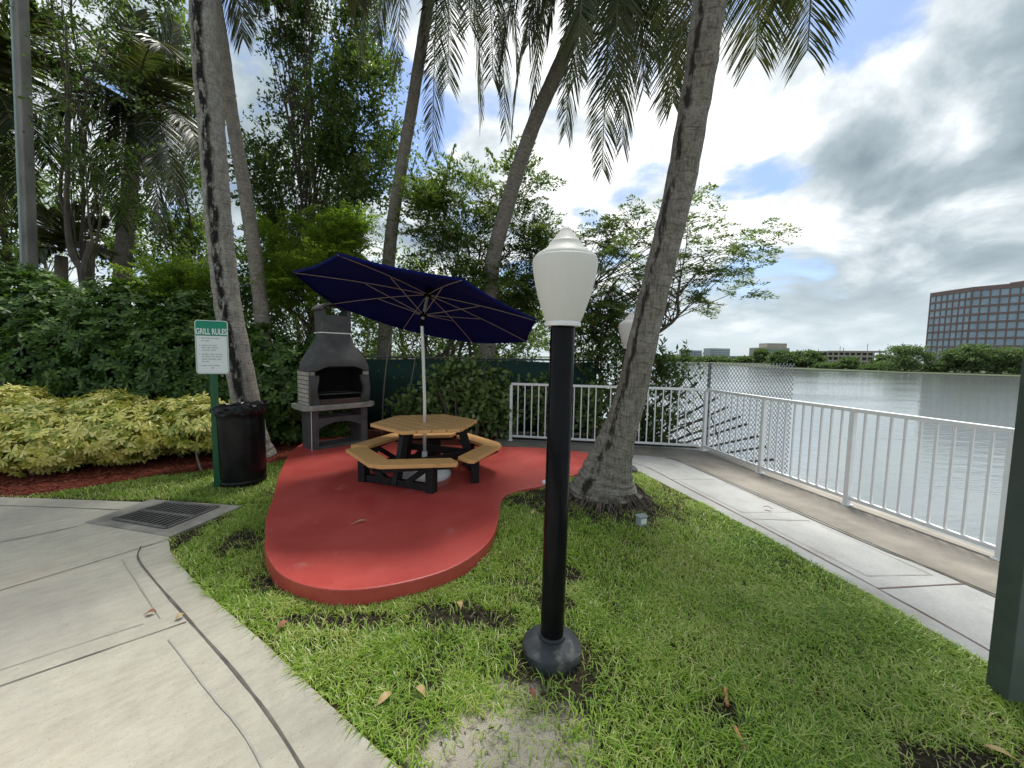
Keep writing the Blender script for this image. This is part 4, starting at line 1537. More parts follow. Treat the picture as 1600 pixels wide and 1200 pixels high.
# leaning palm on the lawn
pd = palm('big grey palm leaning right over the lawn beside the lamp post', [(1.02, 4.12, 0.0), (1.02, 4.12, .13), (1.02, 4.12, .18), (1.035, 4.11, .36), (1.11, 4.10, .66), at(985, 620, 4.05), at(1024, 450, 3.92), at(1062, 290, 3.72), at(1092, 120, 3.45), at(1112, -10, 3.25), (1.72, 2.95, 6.2), (1.8, 2.7, 7.2)],
          [.33, .335, .372, .292, .218, .166, .143, .133, .128, .124, .12, .115, .10], 'palmD',
          [(at(1180, 85, 5.2), .05), (at(1262, 78, 4.9), .12), (at(1215, 5, 6.0), .1), (at(1290, -60, 4.2), .2), (at(1052, 160, 5.6), 0.05), (at(1078, 100, 5.8), .02)], 11, 31, flen=3.8, wl=.016, sides=48, ring=.022, lump=1.35,
          avoid=lambda p_: p_.y > 2.6 and p_.z < 7.2)
b = MB()
rr_ = random.Random(5)
for i in range(260):
    a = rr_.uniform(0, 2 * PI)
    r0, r1 = rr_.uniform(.30, .355), rr_.uniform(.41, .56)
    z0 = rr_.uniform(.10, .22)
    ca, sa = math.cos(a), math.sin(a)
    a2 = a + rr_.uniform(-.12, .12)
    b.tube([(1.03 + r0 * ca, 4.12 + r0 * sa, z0), (1.03 + (r0 + .05) * ca, 4.12 + (r0 + .05) * sa, z0 * .8), (1.03 + r1 * math.cos(a2), 4.12 + r1 * math.sin(a2), rr_.uniform(.03, .08))], [.010, .009, .004], 5, cap=False)
b.build('root_skirt', M['root'], pd)

palm('streaked pale palm trunk rising behind the black trash can', [(-3.78, 5.78, 0), (-3.84, 5.74, .35), at(372, 560, 5.65), at(350, 430, 5.6), at(334, 250, 5.5), at(318, 30, 5.4), at(312, -140, 5.3), (-4.3, 5.2, 8.6)],
     [.225, .19, .170, .160, .154, .15, .14, .12], 'palmA',
     [(at(560, 5, 7.2), .2), (at(470, -20, 7.0), .3), (at(250, -30, 7.0), .3)], 10, 41, flen=4.0, avoid=lambda p_: p_.z < 8.6)
palm('slim brown palm trunk leaning just behind the streaked palm', [at(418, 640, 7.3), at(408, 480, 7.4), at(388, 330, 7.5), at(362, 180, 7.6), at(346, 60, 7.7), (-5.9, 7.8, 9.6)],
     [.14, .125, .115, .11, .105, .09], 'palmB', [(at(380, 60, 8.6), .2)], 8, 51, flen=3.6, avoid=lambda p_: p_.z < 8.6)
pB = at(700, -170, 8.4)
palm('tall brown palm rising straight behind the umbrella', [at(598, 640, 8.7), at(605, 440, 8.7), at(616, 330, 8.6), at(640, 190, 8.5), at(664, 40, 8.4), at(680, -80, 8.4), pB],
     [.165, .14, .125, .118, .112, .108, .10], 'palmB',
     [(at(676, 235, 8.6), .06), (at(566, 88, 7.4), .1), (at(700, 130, 7.4), .06), (at(790, 208, 7.8), .10), (at(752, 182, 8.6), .10), (at(620, 110, 7.6), .10), (at(840, 60, 7.0), .2), (at(545, -20, 8.0), .3), (at(735, 40, 6.6), .2), (at(590, 60, 8.8), .2), (at(770, 120, 7.2), .15), (at(810, 110, 8.6), .2), (at(850, 20, 8.2), .25)],
     8, 61, flen=4.2, avoid=lambda p_: p_.z < 9.5)
pC = at(965, -150, 7.0)
palm('curved brown palm leaning right behind the umbrella tip', [at(758, 640, 8.2), at(766, 440, 8.1), at(790, 330, 7.9), at(830, 205, 7.6), at(880, 90, 7.3), at(920, -10, 7.1), pC],
     [.18, .155, .145, .135, .128, .122, .11], 'palmB',
     [(at(941, 262, 7.2), .03), (at(973, 225, 6.8), .04), (at(884, 205, 7.6), .05), (at(800, 198, 6.9), .14), (at(835, 150, 6.6), .12), (at(1005, 140, 7.2), .08), (at(1052, 158, 7.4), .10), (at(780, 100, 7.2), .2), (at(900, 120, 6.2), .1), (at(1120, 30, 7.0), .25), (at(960, 150, 6.4), .05), (at(1020, 90, 7.4), .1), (at(825, 70, 7.6), .2), (at(860, 40, 6.8), .2)],
     7, 71, flen=4.0, avoid=lambda p_: p_.z < 9.0)
palm('far coconut palm with full round crown among the left trees', [at(190, 560, 11.5), at(192, 420, 11.5), at(204, 280, 11.4), at(214, 175, 11.2)], [.22, .20, .18, .15], 'palmB',
     [(at(120, 265, 10.0), .12), (at(150, 330, 10.8), .1), (at(275, 310, 10.8), .1), (at(310, 240, 10.5), .15), (at(90, 180, 10.6), .2), (at(80, 110, 11), .25), (at(210, 20, 11), .3), (at(290, 110, 11), .3), (at(330, 170, 10.2), .2), (at(150, 60, 11.6), .3), (at(250, 360, 11.2), .05), (at(190, 350, 10.4), .1), (at(270, 40, 11.4), .3)],
     3, 81, flen=3.6, n_leaf=120, wl=.035)
palm('coconut palm crown entering from the far left edge behind the pole', [at(-120, 640, 10), at(-110, 400, 10), at(-70, 150, 9.8)], [.24, .2, .16], 'palmB',
     [(at(75, 255, 9.6), .12), (at(40, 330, 9.4), .1), (at(115, 170, 9.6), .2), (at(95, 100, 9.8), .3), (at(60, 20, 9.6), .4), (at(20, 200, 9), .15), (at(-10, 330, 9.2), .1), (at(5, 60, 9), .3)], 3, 91, flen=3.8, n_leaf=120, wl=.035)
palm('small pale fan of palm fronds behind the bright feathery tree', [at(512, 640, 12), at(510, 500, 12), at(508, 405, 12)], [.16, .14, .11], 'palmB',
     [(at(470, 345, 12), .2), (at(520, 330, 12), .3), (at(560, 375, 12), .2), (at(455, 395, 12), .2), (at(555, 340, 12), .3)], 4, 95, flen=1.8, n_leaf=55, wl=.05, L_leaf=.45)
palm('low young palm with arching yellow green fronds behind the hedge', [at(95, 560, 10.4), at(95, 470, 10.4), at(96, 400, 10.4)], [.16, .14, .12], 'palmB',
     [(at(40, 350, 10), .25), (at(150, 345, 10), .25), (at(110, 320, 10.4), .3), (at(60, 400, 9.8), .2), (at(150, 395, 9.8), .2), (at(75, 330, 10.5), .3)], 3, 97, flen=2.2, n_leaf=60, wl=.05, L_leaf=.5)

# ------------------------------------------------------------------ broadleaf trees


def tree(name, label, cat, base, clusters, leafmat_, bark, seed, twigs=7, tlen=(.35, .7), per=13, leaf=(.10, .045), trunk_r=.10, style='broad', stems=1, limb_every=2, group=None, flat=.0, trunk_top=.5):
    """clusters: (N,3) points where the crown's leaf sprays sit; limbs are grown from the trunk to them"""
    r = np.random.default_rng(seed)
    base = Vector(base)
    t = thing(name, label, cat, (base.x, base.y, max(base.z, 0)), group=group)
    cl = np.asarray(clusters, float)
    cen = cl.mean(0)
    b = MB()
    top = Vector((cen[0], cen[1], cl[:, 2].min() + (cl[:, 2].max() - cl[:, 2].min()) * trunk_top))
    trunks = []
    for s_ in range(stems):
        off = Vector((r.uniform(-.25, .25), r.uniform(-.15, .15), 0)) * (stems > 1)
        tt = top + Vector((r.uniform(-1, 1), r.uniform(-.5, .5), 0)) * (.9 if stems > 1 else .1)
        pts = []
        for q in range(9):
            u = q / 8
            p_ = (base + off).lerp(tt, u)
            p_ += Vector((r.normal() * .10, r.normal() * .10, 0)) * (0 if q == 0 else 1)
            pts.append(p_)
        pts = smooth_line(pts, 3)
        b.tube(pts, list(np.linspace(trunk_r, trunk_r * .35, len(pts))), 9)
        trunks.append(pts)
    limb_ends = cl[::limb_every]
    for e in limb_ends:
        e = Vector(e)
        tp = trunks[r.integers(len(trunks))]
        zt = base.z + (e.z - base.z) * r.uniform(.45, .8)
        s0 = min(tp, key=lambda p_: abs(p_.z - zt) + .15 * (p_ - e).length)
        m_ = s0.lerp(e, .5) + Vector((r.normal() * .12, r.normal() * .12, r.uniform(-.05, .2)))
        pts = smooth_line([s0, m_, e], 4)
        b.tube(pts, list(np.linspace(min(trunk_r * .22, .02), .005, len(pts))), 5, cap=False)
    b.build('trunk', M[bark], t)
    Bs, Ds, Ss, Ls, Ws = [], [], [], [], []
    axis_c = cen + np.array([0, 0, -.8])
    for c in cl:
        outw = unit(c - axis_c)
        for _ in range(twigs):
            if style == 'feather':
                dv = outw * .8 + r.normal(size=3) * .55
                dv[2] = dv[2] * (1 - flat) + r.normal() * .08
                dv = unit(dv)
            else:
                dv = unit(outw * .55 + r.normal(size=3) * .75 + np.array([0, 0, .15]))
            tl = r.uniform(*tlen)
            k = per
            u = np.linspace(.08, 1, k)[:, None]
            st_ = c + r.normal(size=3) * .12
            line = st_ + dv * tl * u + np.array([0, 0, -1]) * (tl * .18 * u ** 2)
            if style == 'feather':
                sd_ = unit(np.cross(dv, [0, 0, 1]) + r.normal(size=3) * .18)
                for sgn in (1, -1):
                    # side rachis with small leaflets along
                    for j in range(3):
                        uu = (j + .6) / 3
                        reach = tl * .30 * np.sin(np.pi * np.clip(u * .85 + .12, 0, 1))
                        Bs.append(line + sd_ * sgn * reach * uu + r.normal(size=(k, 3)) * .012)
                        Ds.append(unit(sd_ * sgn * .75 + dv * .6 + r.normal(size=(k, 3)) * .22))
                        Ss.append(unit(np.cross(Ds[-1], np.array([0, 0, 1.0]) + r.normal(size=(k, 3)) * .35)))
                        Ls.append(r.uniform(leaf[0] * .75, leaf[0] * 1.15, k))
                        Ws.append(r.uniform(leaf[1] * .8, leaf[1] * 1.2, k))
            else:
                dd = unit(dv * .5 + r.normal(size=(k, 3)) * .8 + np.array([0, 0, -.15]))
                Bs.append(line)
                Ds.append(dd)
                Ss.append(unit(np.cross(dd, np.array([0, 0, 1.0]) + r.normal(size=(k, 3)) * .6)))
                Ls.append(r.uniform(leaf[0] * .7, leaf[0] * 1.2, k))
                Ws.append(r.uniform(leaf[1] * .75, leaf[1] * 1.2, k))
    Bs, Ds, Ss, Ls, Ws = (np.concatenate(q) for q in (Bs, Ds, Ss, Ls, Ws))
    v, l, s = leaf_quads(Bs, Ds, Ss, Ls, Ws)
    link('crown', npmesh('crown', v, l, s, M[leafmat_]), t)
    return t


def ell(cx_, cy_, cz_, rx_, ry_, rz_, n, seed, shell=.35, gap=.0):
    r = np.random.default_rng(seed)
    p_ = rdir2(r, n * 3) * (r.uniform(shell, 1, n * 3) ** .6)[:, None]
    p_ = p_ * np.array([rx_, ry_, rz_]) + np.array([cx_, cy_, cz_])
    if gap:
        f = np.sin(p_[:, 0] * 1.9 + seed) + np.sin(p_[:, 1] * 2.3 + 1.3 * seed) + np.sin(p_[:, 2] * 1.7 + 2.1 * seed)
        p_ = p_[f > gap - 1]
    return p_[:n]


def rdir2(r, k):
    return unit(r.normal(size=(k, 3)))


def px_ell(px0, py0, px1, py1, Y, dy, n, seed, **kw):
    """an ellipsoid of crown points spanning what was surveyed between two corners at distance Y"""
    a, c = at(px0, py0, Y), at(px1, py1, Y)
    return ell((a.x + c.x) / 2, Y, (a.z + c.z) / 2, abs(a.x - c.x) / 2, dy, abs(a.z - c.z) / 2, n, seed, **kw)


cat_ = np.concatenate
# big tree, centre left
cl = cat_([px_ell(400, -200, 590, 180, 10, 1.7, 95, 1, gap=.15), px_ell(390, 150, 560, 400, 10, 1.5, 75, 2, gap=.1), px_ell(500, 60, 625, 330, 9.6, 1.0, 45, 3, gap=.3), px_ell(360, 330, 480, 520, 10, 1.2, 38, 4)])
tree('broadleaf_tree', 'large dense dark green broadleaf tree between the streaked palm and the tall straight palm', 'tree', (-5.2, 10.2, 0), cl, 'broad', 'bark', 11, twigs=16, per=15, leaf=(.115, .048), trunk_r=.07, stems=3)
# sparse leafy trees at the left
cl = cat_([px_ell(60, 20, 210, 190, 9.4, 1.0, 26, 5, gap=.35), px_ell(80, 180, 230, 330, 9.4, 1.0, 30, 6, gap=.35), px_ell(60, -180, 200, 40, 9.4, 1.0, 26, 7, gap=.2)])
tree('broadleaf_tree', 'thin sparse tree with slender dark stems just right of the concrete utility pole', 'tree', (-10.4, 9.5, 0), cl, 'broad', 'bark', 12, twigs=6, per=12, leaf=(.10, .045), trunk_r=.05, stems=2, trunk_top=.8)
cl = cat_([px_ell(210, 60, 320, 220, 12.6, 1.2, 34, 8, gap=.2), px_ell(200, 210, 330, 380, 12.6, 1.2, 34, 9, gap=.2), px_ell(220, -160, 330, 70, 12.6, 1.2, 26, 10, gap=.2), px_ell(240, 340, 340, 470, 12.6, 1.0, 24, 13)])
tree('broadleaf_tree', 'leafy mid green tree filling the gap left of the streaked palm trunk', 'tree', (-10.6, 12.7, 0), cl, 'mid', 'bark', 13, twigs=12, per=13, tlen=(.5, .95), leaf=(.14, .06), trunk_r=.05, stems=2)
cl = cat_([px_ell(-60, -60, 60, 180, 12, 1.0, 34, 17, gap=.2), px_ell(-60, 160, 60, 420, 12, 1.0, 34, 18, gap=.2)])
tree('broadleaf_tree', 'shaded tree at the far left edge behind the utility pole', 'tree', (-16, 12, 0), cl, 'mid', 'bark', 14, twigs=11, per=14, leaf=(.14, .06), trunk_r=.09)
# pruned dark fork stump above the hedge
fk = thing('pruned_tree', 'dark pruned forked trunk poking out above the hedge', 'tree', (at(135, 420, 8.6).x, 8.6, 0))
b = MB()
f0 = at(135, 430, 8.6)
b.tube(smooth_line([(f0.x, 8.6, 0), (f0.x + .05, 8.6, 1.6), f0, at(148, 380, 8.6)], 4), [.11] * 9 + [.10, .09, .10, .12], 8)
b.tube(smooth_line([f0, at(112, 395, 8.6), at(104, 330, 8.6), at(107, 200, 8.6), at(103, 40, 8.6)], 5), list(np.linspace(.07, .025, 21)), 7)
b.tube(smooth_line([at(146, 385, 8.6), at(138, 330, 8.6), at(133, 230, 8.6)], 5), list(np.linspace(.03, .01, 11)), 6)
b.tube(smooth_line([at(150, 385, 8.6), at(158, 330, 8.6), at(164, 270, 8.6)], 5), list(np.linspace(.025, .008, 11)), 6)
b.build('trunk', M['bark'], fk)
q = px_ell(88, 60, 140, 300, 8.6, .4, 14, 19)
c0 = np.repeat(q, 40, 0) + rng.normal(size=(len(q) * 40, 3)) * .22
dd = unit(rng.normal(size=c0.shape))
v, l, s = leaf_quads(c0, dd, perp(dd), rng.uniform(.07, .12, len(c0)), rng.uniform(.03, .05, len(c0)))
link('crown', npmesh('crown', v, l, s, M['broad']), fk)

# bright feathery small trees behind the grill
cl = cat_([px_ell(400, 335, 530, 455, 8.3, .7, 46, 20, gap=.1), px_ell(430, 420, 600, 500, 8.3, .6, 34, 21), px_ell(520, 330, 600, 430, 8.5, .6, 18, 22, gap=.3)])
tree('feathery_tree', 'bright yellow green feathery tree above the grill chimney', 'tree', at(500, 640, 8.3), cl, 'bright', 'bark', 22, twigs=6, tlen=(.35, .65), per=14, leaf=(.075, .026), trunk_r=.045, style='feather', stems=3, flat=.5)
cl = cat_([px_ell(270, 380, 350, 500, 7.9, .6, 30, 23, gap=.1), px_ell(220, 430, 320, 520, 7.9, .5, 16, 24)])
tree('feathery_tree', 'bright feathery sapling behind the grill rules sign', 'tree', at(320, 640, 7.9), cl, 'bright', 'bark', 23, twigs=6, tlen=(.3, .6), per=13, leaf=(.075, .026), trunk_r=.04, style='feather', stems=2, flat=.5)
# mid trees behind the umbrella
cl = cat_([px_ell(640, 275, 790, 400, 8.8, .9, 44, 25, gap=.3), px_ell(620, 370, 840, 500, 8.8, .9, 62, 26, gap=.15), px_ell(700, 250, 860, 330, 8.8, .6, 15, 27, gap=.5), px_ell(800, 300, 900, 420, 8.6, .5, 16, 28, gap=.5)])
tree('feathery_tree', 'airy green tree with fine leaves directly behind the umbrella', 'tree', at(700, 650, 8.9), cl, 'mid', 'bark', 24, twigs=5, tlen=(.4, .8), per=13, leaf=(.085, .032), trunk_r=.05, style='feather', stems=4, flat=.35)
cl = cat_([px_ell(560, 430, 700, 560, 9.2, .7, 40, 29), px_ell(690, 440, 850, 560, 9.2, .7, 44, 30)])
tree('feathery_tree', 'dark understorey tree between the umbrella canopy and the screen fence', 'tree', at(640, 640, 9.3), cl, 'mid', 'bark', 25, twigs=6, tlen=(.35, .7), per=12, leaf=(.10, .04), trunk_r=.045, style='broad', stems=5)
# layered feathery tree to the right of the lamp
lay = []
r7 = np.random.default_rng(70)
for (pa_, pb_, k) in [((900, 400), (985, 350), 9), ((930, 420), (1120, 345), 11), ((960, 440), (1215, 372), 17), ((960, 460), (1160, 432), 14), ((970, 480), (1130, 476), 11), ((880, 470), (960, 400), 10), ((870, 450), (1000, 520), 14), ((890, 500), (960, 560), 12), ((985, 350), (1085, 340), 5)]:
    a_, c_ = at(*pa_, 8.0), at(*pb_, 7.7)
    for i in range(k):
        u = (i + r7.random() * .6) / k
        q = a_.lerp(c_, u)
        lay.append((q.x + r7.normal() * .06, q.y + r7.normal() * .28, q.z + .12 * math.sin(u * 3) + r7.normal() * .06))
tree('feathery_tree', 'feathery tree with flat layered branches reaching out over the lake', 'tree', at(930, 640, 8.0), np.array(lay), 'mid', 'bark', 26, twigs=5, tlen=(.28, .55), per=12, leaf=(.07, .028), trunk_r=.06, style='feather', stems=2, flat=.8, limb_every=1)
cl = cat_([px_ell(880, 470, 990, 600, 8.3, .6, 34, 33), px_ell(930, 540, 1010, 690, 7.7, .3, 20, 34)])
tree('broadleaf_tree', 'dark leafy tree behind the second lamp globe', 'tree', at(930, 660, 8.3), cl, 'broad', 'bark', 27, twigs=7, per=12, leaf=(.11, .045), trunk_r=.06, stems=3)
cl = cat_([px_ell(1010, 555, 1072, 640, 7.3, .28, 16, 35), px_ell(1000, 620, 1062, 720, 7.3, .25, 18, 36, gap=.1)])
tree('broadleaf_tree', 'leafy bush at the water edge just right of the leaning palm', 'bush', at(1005, 720, 7.2), cl, 'broad', 'bark', 28, twigs=6, tlen=(.2, .42), per=11, leaf=(.13, .042), trunk_r=.03, stems=3)
# trees farther back that close the view
bk = [(-14.5, 17, 4.2, 3.0, 3.6, 0), (-9.5, 18, 3.8, 3.2, 3.4, 1), (-4.5, 17, 3.0, 2.8, 2.8, 2), (-.8, 17, 2.6, 2.2, 2.4, 0), (-19, 16, 5, 3.2, 4.4, 1)]
names = ['left of the round palm crown', 'under the far coconut palm', 'behind the grill chimney', 'behind the umbrella pole', 'at the far left of the lot']
for i, (x, y, z, rx_, rz_, kk) in enumerate(bk):
    cl = ell(x, y, z, rx_, 1.8, rz_, 95, 100 + i, gap=.1)
    tree('broadleaf_tree', 'dim background tree ' + names[i], 'tree', (x, y, 0), cl, ('mid', 'broad', 'mid')[kk], 'bark', 110 + i, twigs=6, tlen=(.5, 1.0), per=11, leaf=(.20, .09), trunk_r=.14)

# slim pale stems standing in front of the screen fence
for i, (px, top_, Y_) in enumerate([(560, 560, 7.5), (597, 560, 7.5), (634, 600, 7.5), (745, 600, 7.4), (860, 560, 7.7)]):
    q0, q1 = at(px, 690, Y_), at(px + 8, top_, Y_)
    where = ['just right of the grill', 'between the grill and the umbrella pole', 'behind the left edge of the table', 'right of the umbrella pole', 'behind the black lamp post'][i]
    t_ = thing('sapling', 'slim pale stem before the green fence ' + where, 'sapling', (q0.x, Y_, 0))
    b = MB()
    b.tube(smooth_line([(q0.x, Y_, 0), (q0.x + .03, Y_, q1.z * .5), (q1.x, Y_, q1.z), (q1.x + .1, Y_ + .1, q1.z + .7)], 4), list(np.linspace(.017, .008, 13)), 6)
    b.build('trunk', M['palestem'], t_)
    c0 = np.array([(q1.x + .1, Y_ + .1, q1.z + .6)]) + rng.normal(size=(110, 3)) * .22
    dd = unit(rng.normal(size=c0.shape))
    v, l, s = leaf_quads(c0, dd, perp(dd), rng.uniform(.06, .11, 110), rng.uniform(.025, .045, 110))
    link('crown', npmesh('crown', v, l, s, M['mid']), t_)

# ------------------------------------------------------------------ shrubs


def shrub(name, label, lumps, mat, seed, kind='rosette', nros=900, leaf=(.12, .045), per=7, stems=9, stem_mat='bark', inner=.35, base_z=0.0, group=None):
    """lumps: ellipsoids (x, y, z, rx, ry, rz); leaves sit on their outer shells"""
    r = np.random.default_rng(seed)
    bx = float(np.mean([q[0] for q in lumps]))
    by = float(np.mean([q[1] for q in lumps]))
    t = thing(name, label, 'shrub', (bx, by, 0), group=group)
    vol = np.array([(q[3] * q[5] + q[3] * q[4] + q[4] * q[5]) for q in lumps])
    pts, nrm = [], []
    for q, share in zip(lumps, vol / vol.sum()):
        k = int(nros * share)
        dv = rdir2(r, k)
        rad = np.where(r.random(k) < inner, r.uniform(.35, .85, k), r.uniform(.85, 1.08, k))
        rad *= 1 + .10 * np.sin(dv[:, 0] * 7 + seed) * np.sin(dv[:, 2] * 6 + seed * 2)
        c = np.array(q[:3]) + dv * np.array(q[3:]) * rad[:, None]
        ok = np.ones(k, bool)
        for o_ in lumps:
            if o_ is not q:
                e = ((c - np.array(o_[:3])) / np.array(o_[3:]))
                ok &= (e ** 2).sum(1) > .62
        ok &= c[:, 2] > base_z + .08
        pts.append(c[ok])
        nrm.append(unit(dv[ok] / np.array(q[3:]) + np.array([0, 0, .5])))
    pts, nrm = np.concatenate(pts), np.concatenate(nrm)
    k = len(pts)
    nrm = unit(nrm + r.normal(size=(k, 3)) * .35)
    e1 = unit(np.cross(nrm, r.normal(size=(k, 3))))
    e2 = np.cross(nrm, e1)
    Bs, Ds, Ss, Ls, Ws = [], [], [], [], []
    for j in range(per):
        a = 2 * PI * j / per + r.uniform(-.2, .2, (k, 1))
        if kind == 'droop':
            dd = unit(e1 * np.cos(a) + e2 * np.sin(a) + nrm * r.uniform(-.1, .2, (k, 1)) + np.array([0, 0, -.35]))
            b0 = pts
        elif kind == 'rosette':
            dd = unit(e1 * np.cos(a) + e2 * np.sin(a) + nrm * r.uniform(-.25, .35, (k, 1)))
            b0 = pts
        else:
            b0 = pts + r.normal(size=(k, 3)) * .07
            dd = unit(e1 * np.cos(a) + e2 * np.sin(a) + nrm * .45 + np.array([0, 0, .25]))
        Bs.append(b0)
        Ds.append(dd)
        Ss.append(unit(np.cross(dd, nrm)))
        Ls.append(r.uniform(leaf[0] * .75, leaf[0] * 1.2, k))
        Ws.append(r.uniform(leaf[1] * .8, leaf[1] * 1.2, k))
    Bs, Ds, Ss, Ls, Ws = (np.concatenate(x) for x in (Bs, Ds, Ss, Ls, Ws))
    v, l, s = (leaf_hex if kind in ('round', 'rosette', 'droop') else leaf_quads)(Bs, Ds, Ss, Ls, Ws)
    link('foliage', npmesh('foliage', v, l, s, M[mat]), t)
    b = MB()
    for i in range(stems):
        q = lumps[i % len(lumps)]
        a = r.uniform(0, 2 * PI)
        e = Vector((q[0] + .7 * q[3] * math.cos(a), q[1] + .7 * q[4] * math.sin(a), q[2] + r.uniform(0, .5) * q[5]))
        s0 = Vector((q[0] + .25 * q[3] * math.cos(a), q[1] + .25 * q[4] * math.sin(a), 0))
        b.tube(smooth_line([s0, s0.lerp(e, .45) + Vector((0, 0, .12)), e], 3), list(np.linspace(.018, .007, 7)), 5)
    b.build('stems', M[stem_mat], t)
    return t


# dark umbrella-leaf hedge at the left: separate shrubs in a row
hedge = [('leftmost dark green hedge shrub below the utility pole', [(-8.6, 7.3, 1.35, 1.3, .9, 1.45), (-7.9, 6.9, 1.0, 1.0, .8, 1.15)]),
         ('dark green hedge shrub in the middle of the hedge behind the yellow bushes', [(-7.0, 7.1, 1.35, 1.05, .9, 1.40), (-6.5, 6.8, .95, .9, .7, 1.0)]),
         ('dark green hedge shrub just left of the grill rules sign', [(-5.7, 7.0, 1.2, .95, .85, 1.25), (-5.2, 6.75, .8, .8, .6, .9)]),
         ('tallest dark hedge mass rising behind the leftmost yellow bush', [(-9.6, 7.6, 1.5, 1.4, .9, 1.6)])]
for i, (lb, lumps) in enumerate(hedge):
    shrub('hedge_shrub', lb, lumps, 'hedge', 200 + i, nros=3600, leaf=(.11, .044), per=7, stems=10)
shrub('hedge_shrub', 'dark glossy shrub between the black bin and the grill', [(-3.95, 6.75, .75, .6, .5, .85), (-3.45, 6.95, .55, .5, .4, .65)], 'hedge', 210, nros=1100, leaf=(.12, .055), per=6)
shrub('hedge_shrub', 'dark shrub growing between the streaked palm and the green fence', [(-4.55, 7.2, .95, .7, .5, 1.1), (-3.6, 7.45, .9, .7, .35, .95)], 'hedge', 211, nros=1200, leaf=(.12, .055), per=6)
# variegated yellow shrubs
yel = [('leftmost yellow variegated bush at the corner of the mulch bed', [(-6.5, 5.0, .47, .85, .55, .44), (-5.9, 4.85, .38, .55, .42, .34)]),
       ('large yellow variegated bush in the middle of the mulch bed', [(-5.75, 5.45, .50, .85, .55, .45), (-5.3, 5.2, .46, .6, .45, .38)]),
       ('yellow variegated bush at the right end of the row beside the sign', [(-4.85, 5.75, .50, .65, .5, .40), (-4.4, 5.95, .44, .5, .4, .34)]),
       ('yellow variegated bush at the back left of the row under the hedge', [(-7.4, 5.6, .54, .9, .5, .46)])]
for i, (lb, lumps) in enumerate(yel):
    shrub('yellow_shrub', lb, lumps, 'yellow', 220 + i, kind='droop', nros=1700, leaf=(.092, .030), per=8, stems=12, stem_mat='palestem', inner=.25)
yl = shrub('yellow_shrub', 'small young yellow bush on one thin stem nearest the sign', [(-4.12, 5.05, .58, .34, .25, .22)], 'yellow', 230, kind='droop', nros=170, leaf=(.10, .034), per=8, stems=0, inner=.3)
b = MB()
b.tube(smooth_line([(-4.05, 5.02, 0), (-4.12, 5.03, .25), (-4.12, 5.05, .55)], 4), [.012] * 9, 6)
b.build('stem', M['palestem'], yl)
# round-leaf shrubs behind the table
rs = [('round leafed shrub directly behind the umbrella pole', [(-1.0, 7.35, .85, .62, .35, .62), (-.75, 7.25, .55, .45, .3, .45)]),
      ('round leafed shrub next to the start of the back railing', [(-.35, 7.4, .78, .45, .3, .55), (-.2, 7.35, .4, .3, .22, .35)]),
      ('small round leafed shrub between the grill and the table', [(-1.85, 7.3, .62, .38, .28, .28)])]
for i, (lb, lumps) in enumerate(rs):
    shrub('round_leaf_shrub', lb, lumps, 'round', 240 + i, kind='round', nros=(420, 260, 90)[i], leaf=(.105, .075), per=4, stems=7, stem_mat='palestem', inner=.3)
shrub('round_leaf_shrub', 'shaded round leafed shrub behind the back railing balusters', [(.75, 7.6, .6, .6, .25, .6), (1.6, 7.55, .55, .45, .25, .55)], 'round', 246, kind='round', nros=330, leaf=(.10, .07), per=4, stems=6, stem_mat='palestem')

# ------------------------------------------------------------------ small things on the lawn
ll = thing('landscape_light', 'small grey box light at the foot of the leaning palm', 'landscape light', (1.19, 3.43, .083), R(25))
b = MB()
b.box((0, 0, .045), (.085, .06, .085))
b.build('housing', M['boxgrey'], ll, bevel=.008, world=False)
b = MB()
b.box((0, -.032, .05), (.06, .006, .045))
b.build('lens', M['signwhite'], ll, bevel=.002, world=False)
b = MB()
b.box((0, 0, .092), (.095, .075, .010))
b.build('lid', M['boxgrey'], ll, bevel=.003, world=False)
cp = thing('pipe_stub', 'small white capped pipe stub at the patio edge behind the lamp post', 'pipe', (.42, 4.44, .06))
b = MB()
b.lathe([(.045, 0), (.045, .06), (.052, .062), (.052, .085), (.04, .092), (.01, .094)], 20)
b.build('body', M['standwhite'], cp, world=False)
b = MB()
b.lathe([(.012, .093), (.012, .105), (.003, .107)], 10)
b.build('plug', M['standwhite'], cp, world=False)


def fallen(label, x, y, z, ang, L, W_, mat):
    L, W_, z = L * .8, W_ * .85, z + .002
    o_leaf = MB()
    vs = []
    n_ = 6
    for i in range(n_ + 1):
        u = i / n_
        hw = W_ / 2 * math.sin(PI * min(.97, .06 + u * .94)) ** .8
        cz = .012 * math.sin(u * PI) + .006 * u
        vs += [(L * (u - .5), -hw, cz + .006), (L * (u - .5), 0, cz), (L * (u - .5), hw, cz + .007)]
    fs = []
    for i in range(n_):
        for j in range(2):
            a = i * 3 + j
            fs.append((a, a + 3, a + 4, a + 1))
    o_leaf.add(vs, fs, True)
    o_leaf.tube([(-L * .5, 0, .004), (-L * .75, .004, .002)], .0022, 5)
    o = o_leaf.build('fallen_leaf', M[mat])
    o.location = (x, y, z)
    o.rotation_euler = (R(random.uniform(-2, 2)), R(random.uniform(-2, 2)), ang)
    tag(o, label, 'fallen leaf')


